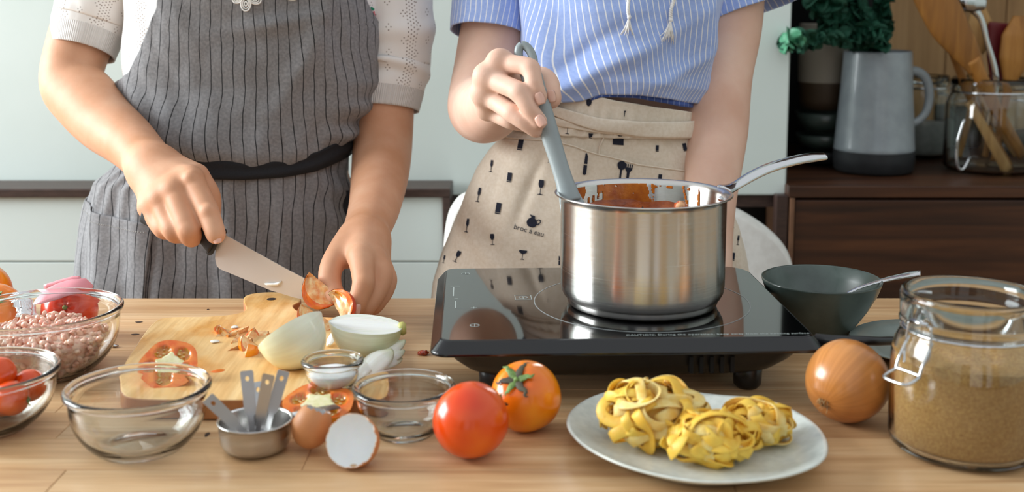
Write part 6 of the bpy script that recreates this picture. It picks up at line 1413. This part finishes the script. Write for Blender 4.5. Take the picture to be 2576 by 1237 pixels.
# stacked dark dishes on the shelf side
yd = 2.11
for k, (v, h_, r_, mt, lb) in enumerate(((452, .030, .052, 'M_black', 'black lacquer box at the bottom of the stack behind the pitcher'), (410, .030, .052, 'M_stone', 'dark stoneware bowl in the lower part of the stack behind the pitcher'), (352, .040, .052, 'M_stone', 'dark stoneware bowl above the grey rimmed plate behind the pitcher'))):
    c = Vector((P2(2058, v, yd).x + .01, yd * KS, zc + .001 + (0, .0335, .070)[k])); mt = M_rub if k == 0 else M_stone
    e = empty('stacked_bowl', c, lb, 'bowl', 'dark dishes stacked behind the pitcher'); mk('dish', *lathe2([(.001, 0), (r_ * .6, 0), (r_ * .85, h_ * .35), (r_, h_), (r_ * .96, h_), (r_ * .8, h_ * .4), (.001, h_ * .2)], 48), mt, e, True, local=True)
c = Vector((P2(2058, 330, yd).x + .01, yd * KS, zc + .118)); e = empty('stacked_pot', c, 'tall cream and brown ceramic pot on top of the stack behind the pitcher', 'pot')
zz1, zz2, zz3 = P2(2050, 205, yd).z - c.z, P2(2050, 148, yd).z - c.z, P2(2050, 60, yd).z - c.z
mk('base', *lathe2([(.001, 0), (.040, 0), (.046, .02), (.048, zz1)], 48), pm('brown_glaze', '4a3a2a', rough=.5), e, True, local=True)
mk('band', *lathe2([(.048, zz1), (.049, zz2), (.049, zz3), (.045, zz3), (.044, zz2), (.001, zz2 - .01)], 48), pm('cream_glaze', 'a39a8c', rough=.5), e, True, local=True)
# jars behind
def back_jar(u, vb, vt, r_, y, label, open_=True, fill=None, group=None):
    x = P2(u, (vb + vt) / 2, y).x; H = P2(u, vt, y).z - zc; e = empty('glass_jar', (x, y * KS, zc + .0006), label, 'jar', group)
    pr = [(.001, .003), (r_ * .9, .003), (r_, .012), (r_, H * .74), (r_ * .93, H * .82), (r_ * .86, H * .86), (r_ * .90, H * .88), (r_ * .90, H * .98), (r_ * .87, H), (r_ * .83, H * .98), (r_ * .82, H * .88), (r_ * .80, H * .85), (r_ * .89, H * .80), (r_ * .955, H * .72), (r_ * .955, .014), (r_ * .86, .008), (.001, .0075)]
    mk('glass_wall', *lathe2(pr, 56), M_glass2, e, True, local=True)
    mk('clip_ring', *lathe2([(r_ * .885, H * .845), (r_ * .91, H * .855), (r_ * .885, H * .865)], 40), M_shiny, e, True, local=True)
    if fill: mk('filling', *lathe2([(.001, .009), (r_ * .85, .009), (r_ * .93, .02), (r_ * .93, H * fill[0]), (.001, H * fill[0] + .004)], 40), fill[1], e, True, local=True)
    return e, x, H
fillm = pm('white_flour', 'a9aaa4', 'b8b8b2', rough=.9, scale=80); beans = pm('brown_seed', '3a3020', '5a4a2c', rough=.7, scale=300)
back_jar(2322, 438, 190, .050, 2.20, 'glass jar half full of white flour behind the pitcher handle', fill=(.42, fillm))
back_jar(2408, 440, 205, .046, 2.25, 'glass jar with dark contents behind the flour jar and utensil jar', fill=(.66, beans))
uj, ux, uH = back_jar(2492, 462, 196, .078, 2.02, 'wide open glass jar holding the wooden spoons and tools')
back_jar(2560, 440, 205, .052, 2.18, 'glass jar with a metal lid behind the utensil jar', fill=(.2, beans))
M_spn = m_wood('utensil_wood', '8a5a24', 'a8702e', 'bd863f', 'Z', .5, rnd=.15, gs=.7); M_spn2 = m_wood('pale_utensil_wood', 'a87c44', 'c2965a', 'd0a76c', 'Z', .5, rnd=.15, gs=.7)
def utensil(name, label, line, rad, mat, flat=(1, .45), head=None, up=(0, -1, .1), cat='spoon', hmat=None):
    e = empty(name, P2(*line[-1]), label, cat); pts = [P2(*q) for q in line]; mk('handle', *tube(pts, [q * KS for q in rad], 12, flat=flat, n=30, up=up), mat, e)
    if head: mk(head[0], *tube([P2(*q) for q in head[1]], [q * KS for q in head[2]], 18, flat=head[3], n=26, up=up), hmat or mat, e)
    return e
utensil('wooden_spatula', 'large brown wooden spatula leaning left over the utensil jar', [(2446, 150, 1.965), (2500, 262, 1.985), (2576, 400, 2.03)], [.014, .011, .010], M_spn, head=('blade', [(2312, -90, 1.95), (2345, -20, 1.952), (2385, 60, 1.955), (2425, 120, 1.96), (2460, 180, 1.968)], [.028, .035, .034, .026, .014], (1, .16)), cat='spatula')
utensil('wooden_spoon', 'slim wooden spoon handle standing left of the big spatula in the jar', [(2300, -60, 2.0), (2380, 95, 2.0), (2450, 262, 2.01), (2538, 425, 2.02)], [.006, .007, .008, .0085], M_spn)
utensil('wooden_spoon', 'pale wooden stick with a dark tip in the middle of the utensil jar', [(2420, 120, 2.05), (2470, 250, 2.045), (2560, 395, 2.03)], [.006, .007, .008], M_spn2)
utensil('bamboo_tongs', 'pale bamboo tongs leaning in front inside the utensil jar', [(2438, 255, 1.985), (2490, 350, 1.985), (2534, 432, 1.985)], [.008, .009, .010], M_spn2, cat='tongs')
utensil('wooden_ladle', 'orange wooden ladle at the right edge above the utensil jar', [(2540, 200, 2.03), (2520, 300, 2.03), (2500, 410, 2.03)], [.008, .007, .007], M_spn, head=('head', [(2566, 40, 2.03), (2562, 90, 2.03), (2552, 150, 2.03), (2540, 205, 2.03)], [.012, .030, .028, .012], (1, .35)), cat='ladle')
utensil('round_spoon', 'round pale wooden spoon head behind the steel ladle', [(2462, 130, 2.08), (2440, 280, 2.06), (2410, 400, 2.05)], [.006, .006, .006], M_spn2, head=('head', [(2462, 20, 2.08), (2464, 60, 2.08), (2464, 105, 2.08), (2460, 135, 2.08)], [.012, .024, .022, .010], (1, .2)))
utensil('red_spatula', 'dark red silicone spatula standing behind the orange wooden ladle', [(2505, 200, 2.06), (2490, 320, 2.05), (2478, 400, 2.04)], [.006, .006, .006], M_spn, head=('blade', [(2528, 60, 2.06), (2527, 66, 2.06), (2515, 140, 2.06), (2505, 205, 2.06)], [.020, .031, .024, .010], (1, .2)), hmat=pm('red_silicone', '6e1018', rough=.45), cat='spatula')
utensil('steel_ladle', 'polished steel ladle hanging over the utensil jar rim', [(2440, 12, 1.985), (2468, 48, 1.985), (2482, 100, 1.985), (2505, 205, 1.99), (2480, 330, 2.0)], [.010, .0055, .0045, .006, .004], M_shiny, flat=(1, .5), head=('head', [(2408, 8, 1.985), (2425, 4, 1.985), (2450, 6, 1.985), (2478, 10, 1.985)], [.010, .018, .018, .010], (1, .6)), cat='ladle')
utensil('whisk', 'steel whisk loop lying low inside the utensil jar', [(2425, 300, 1.96), (2408, 360, 1.96), (2408, 415, 1.962), (2422, 425, 1.965), (2440, 395, 1.97)], [.0025, .0025, .003, .003, .0025], M_shiny, flat=(1, 1), cat='whisk')
# ================================================================ finish: consistent outward normals on closed meshes
done = set()
for o in list(COL.objects):
    if o.type != 'MESH' or o.data.name in done or len(o.data.polygons) > 60000 or o.name.startswith(('plank', 'leaf', 'fingernail')): continue
    done.add(o.data.name); bm = bmesh.new(); bm.from_mesh(o.data)
    bmesh.ops.remove_doubles(bm, verts=bm.verts, dist=1e-7) if o.name.startswith(('glass_wall',)) else None
    if all(len(e_.link_faces) == 2 for e_ in bm.edges): bmesh.ops.recalc_face_normals(bm, faces=bm.faces); bm.to_mesh(o.data)
    bm.free()
    if len(o.data.polygons) and o.data.polygons[0].use_smooth and any(m_.type == 'BEVEL' for m_ in o.modifiers): pass
bpy.context.view_layer.update()
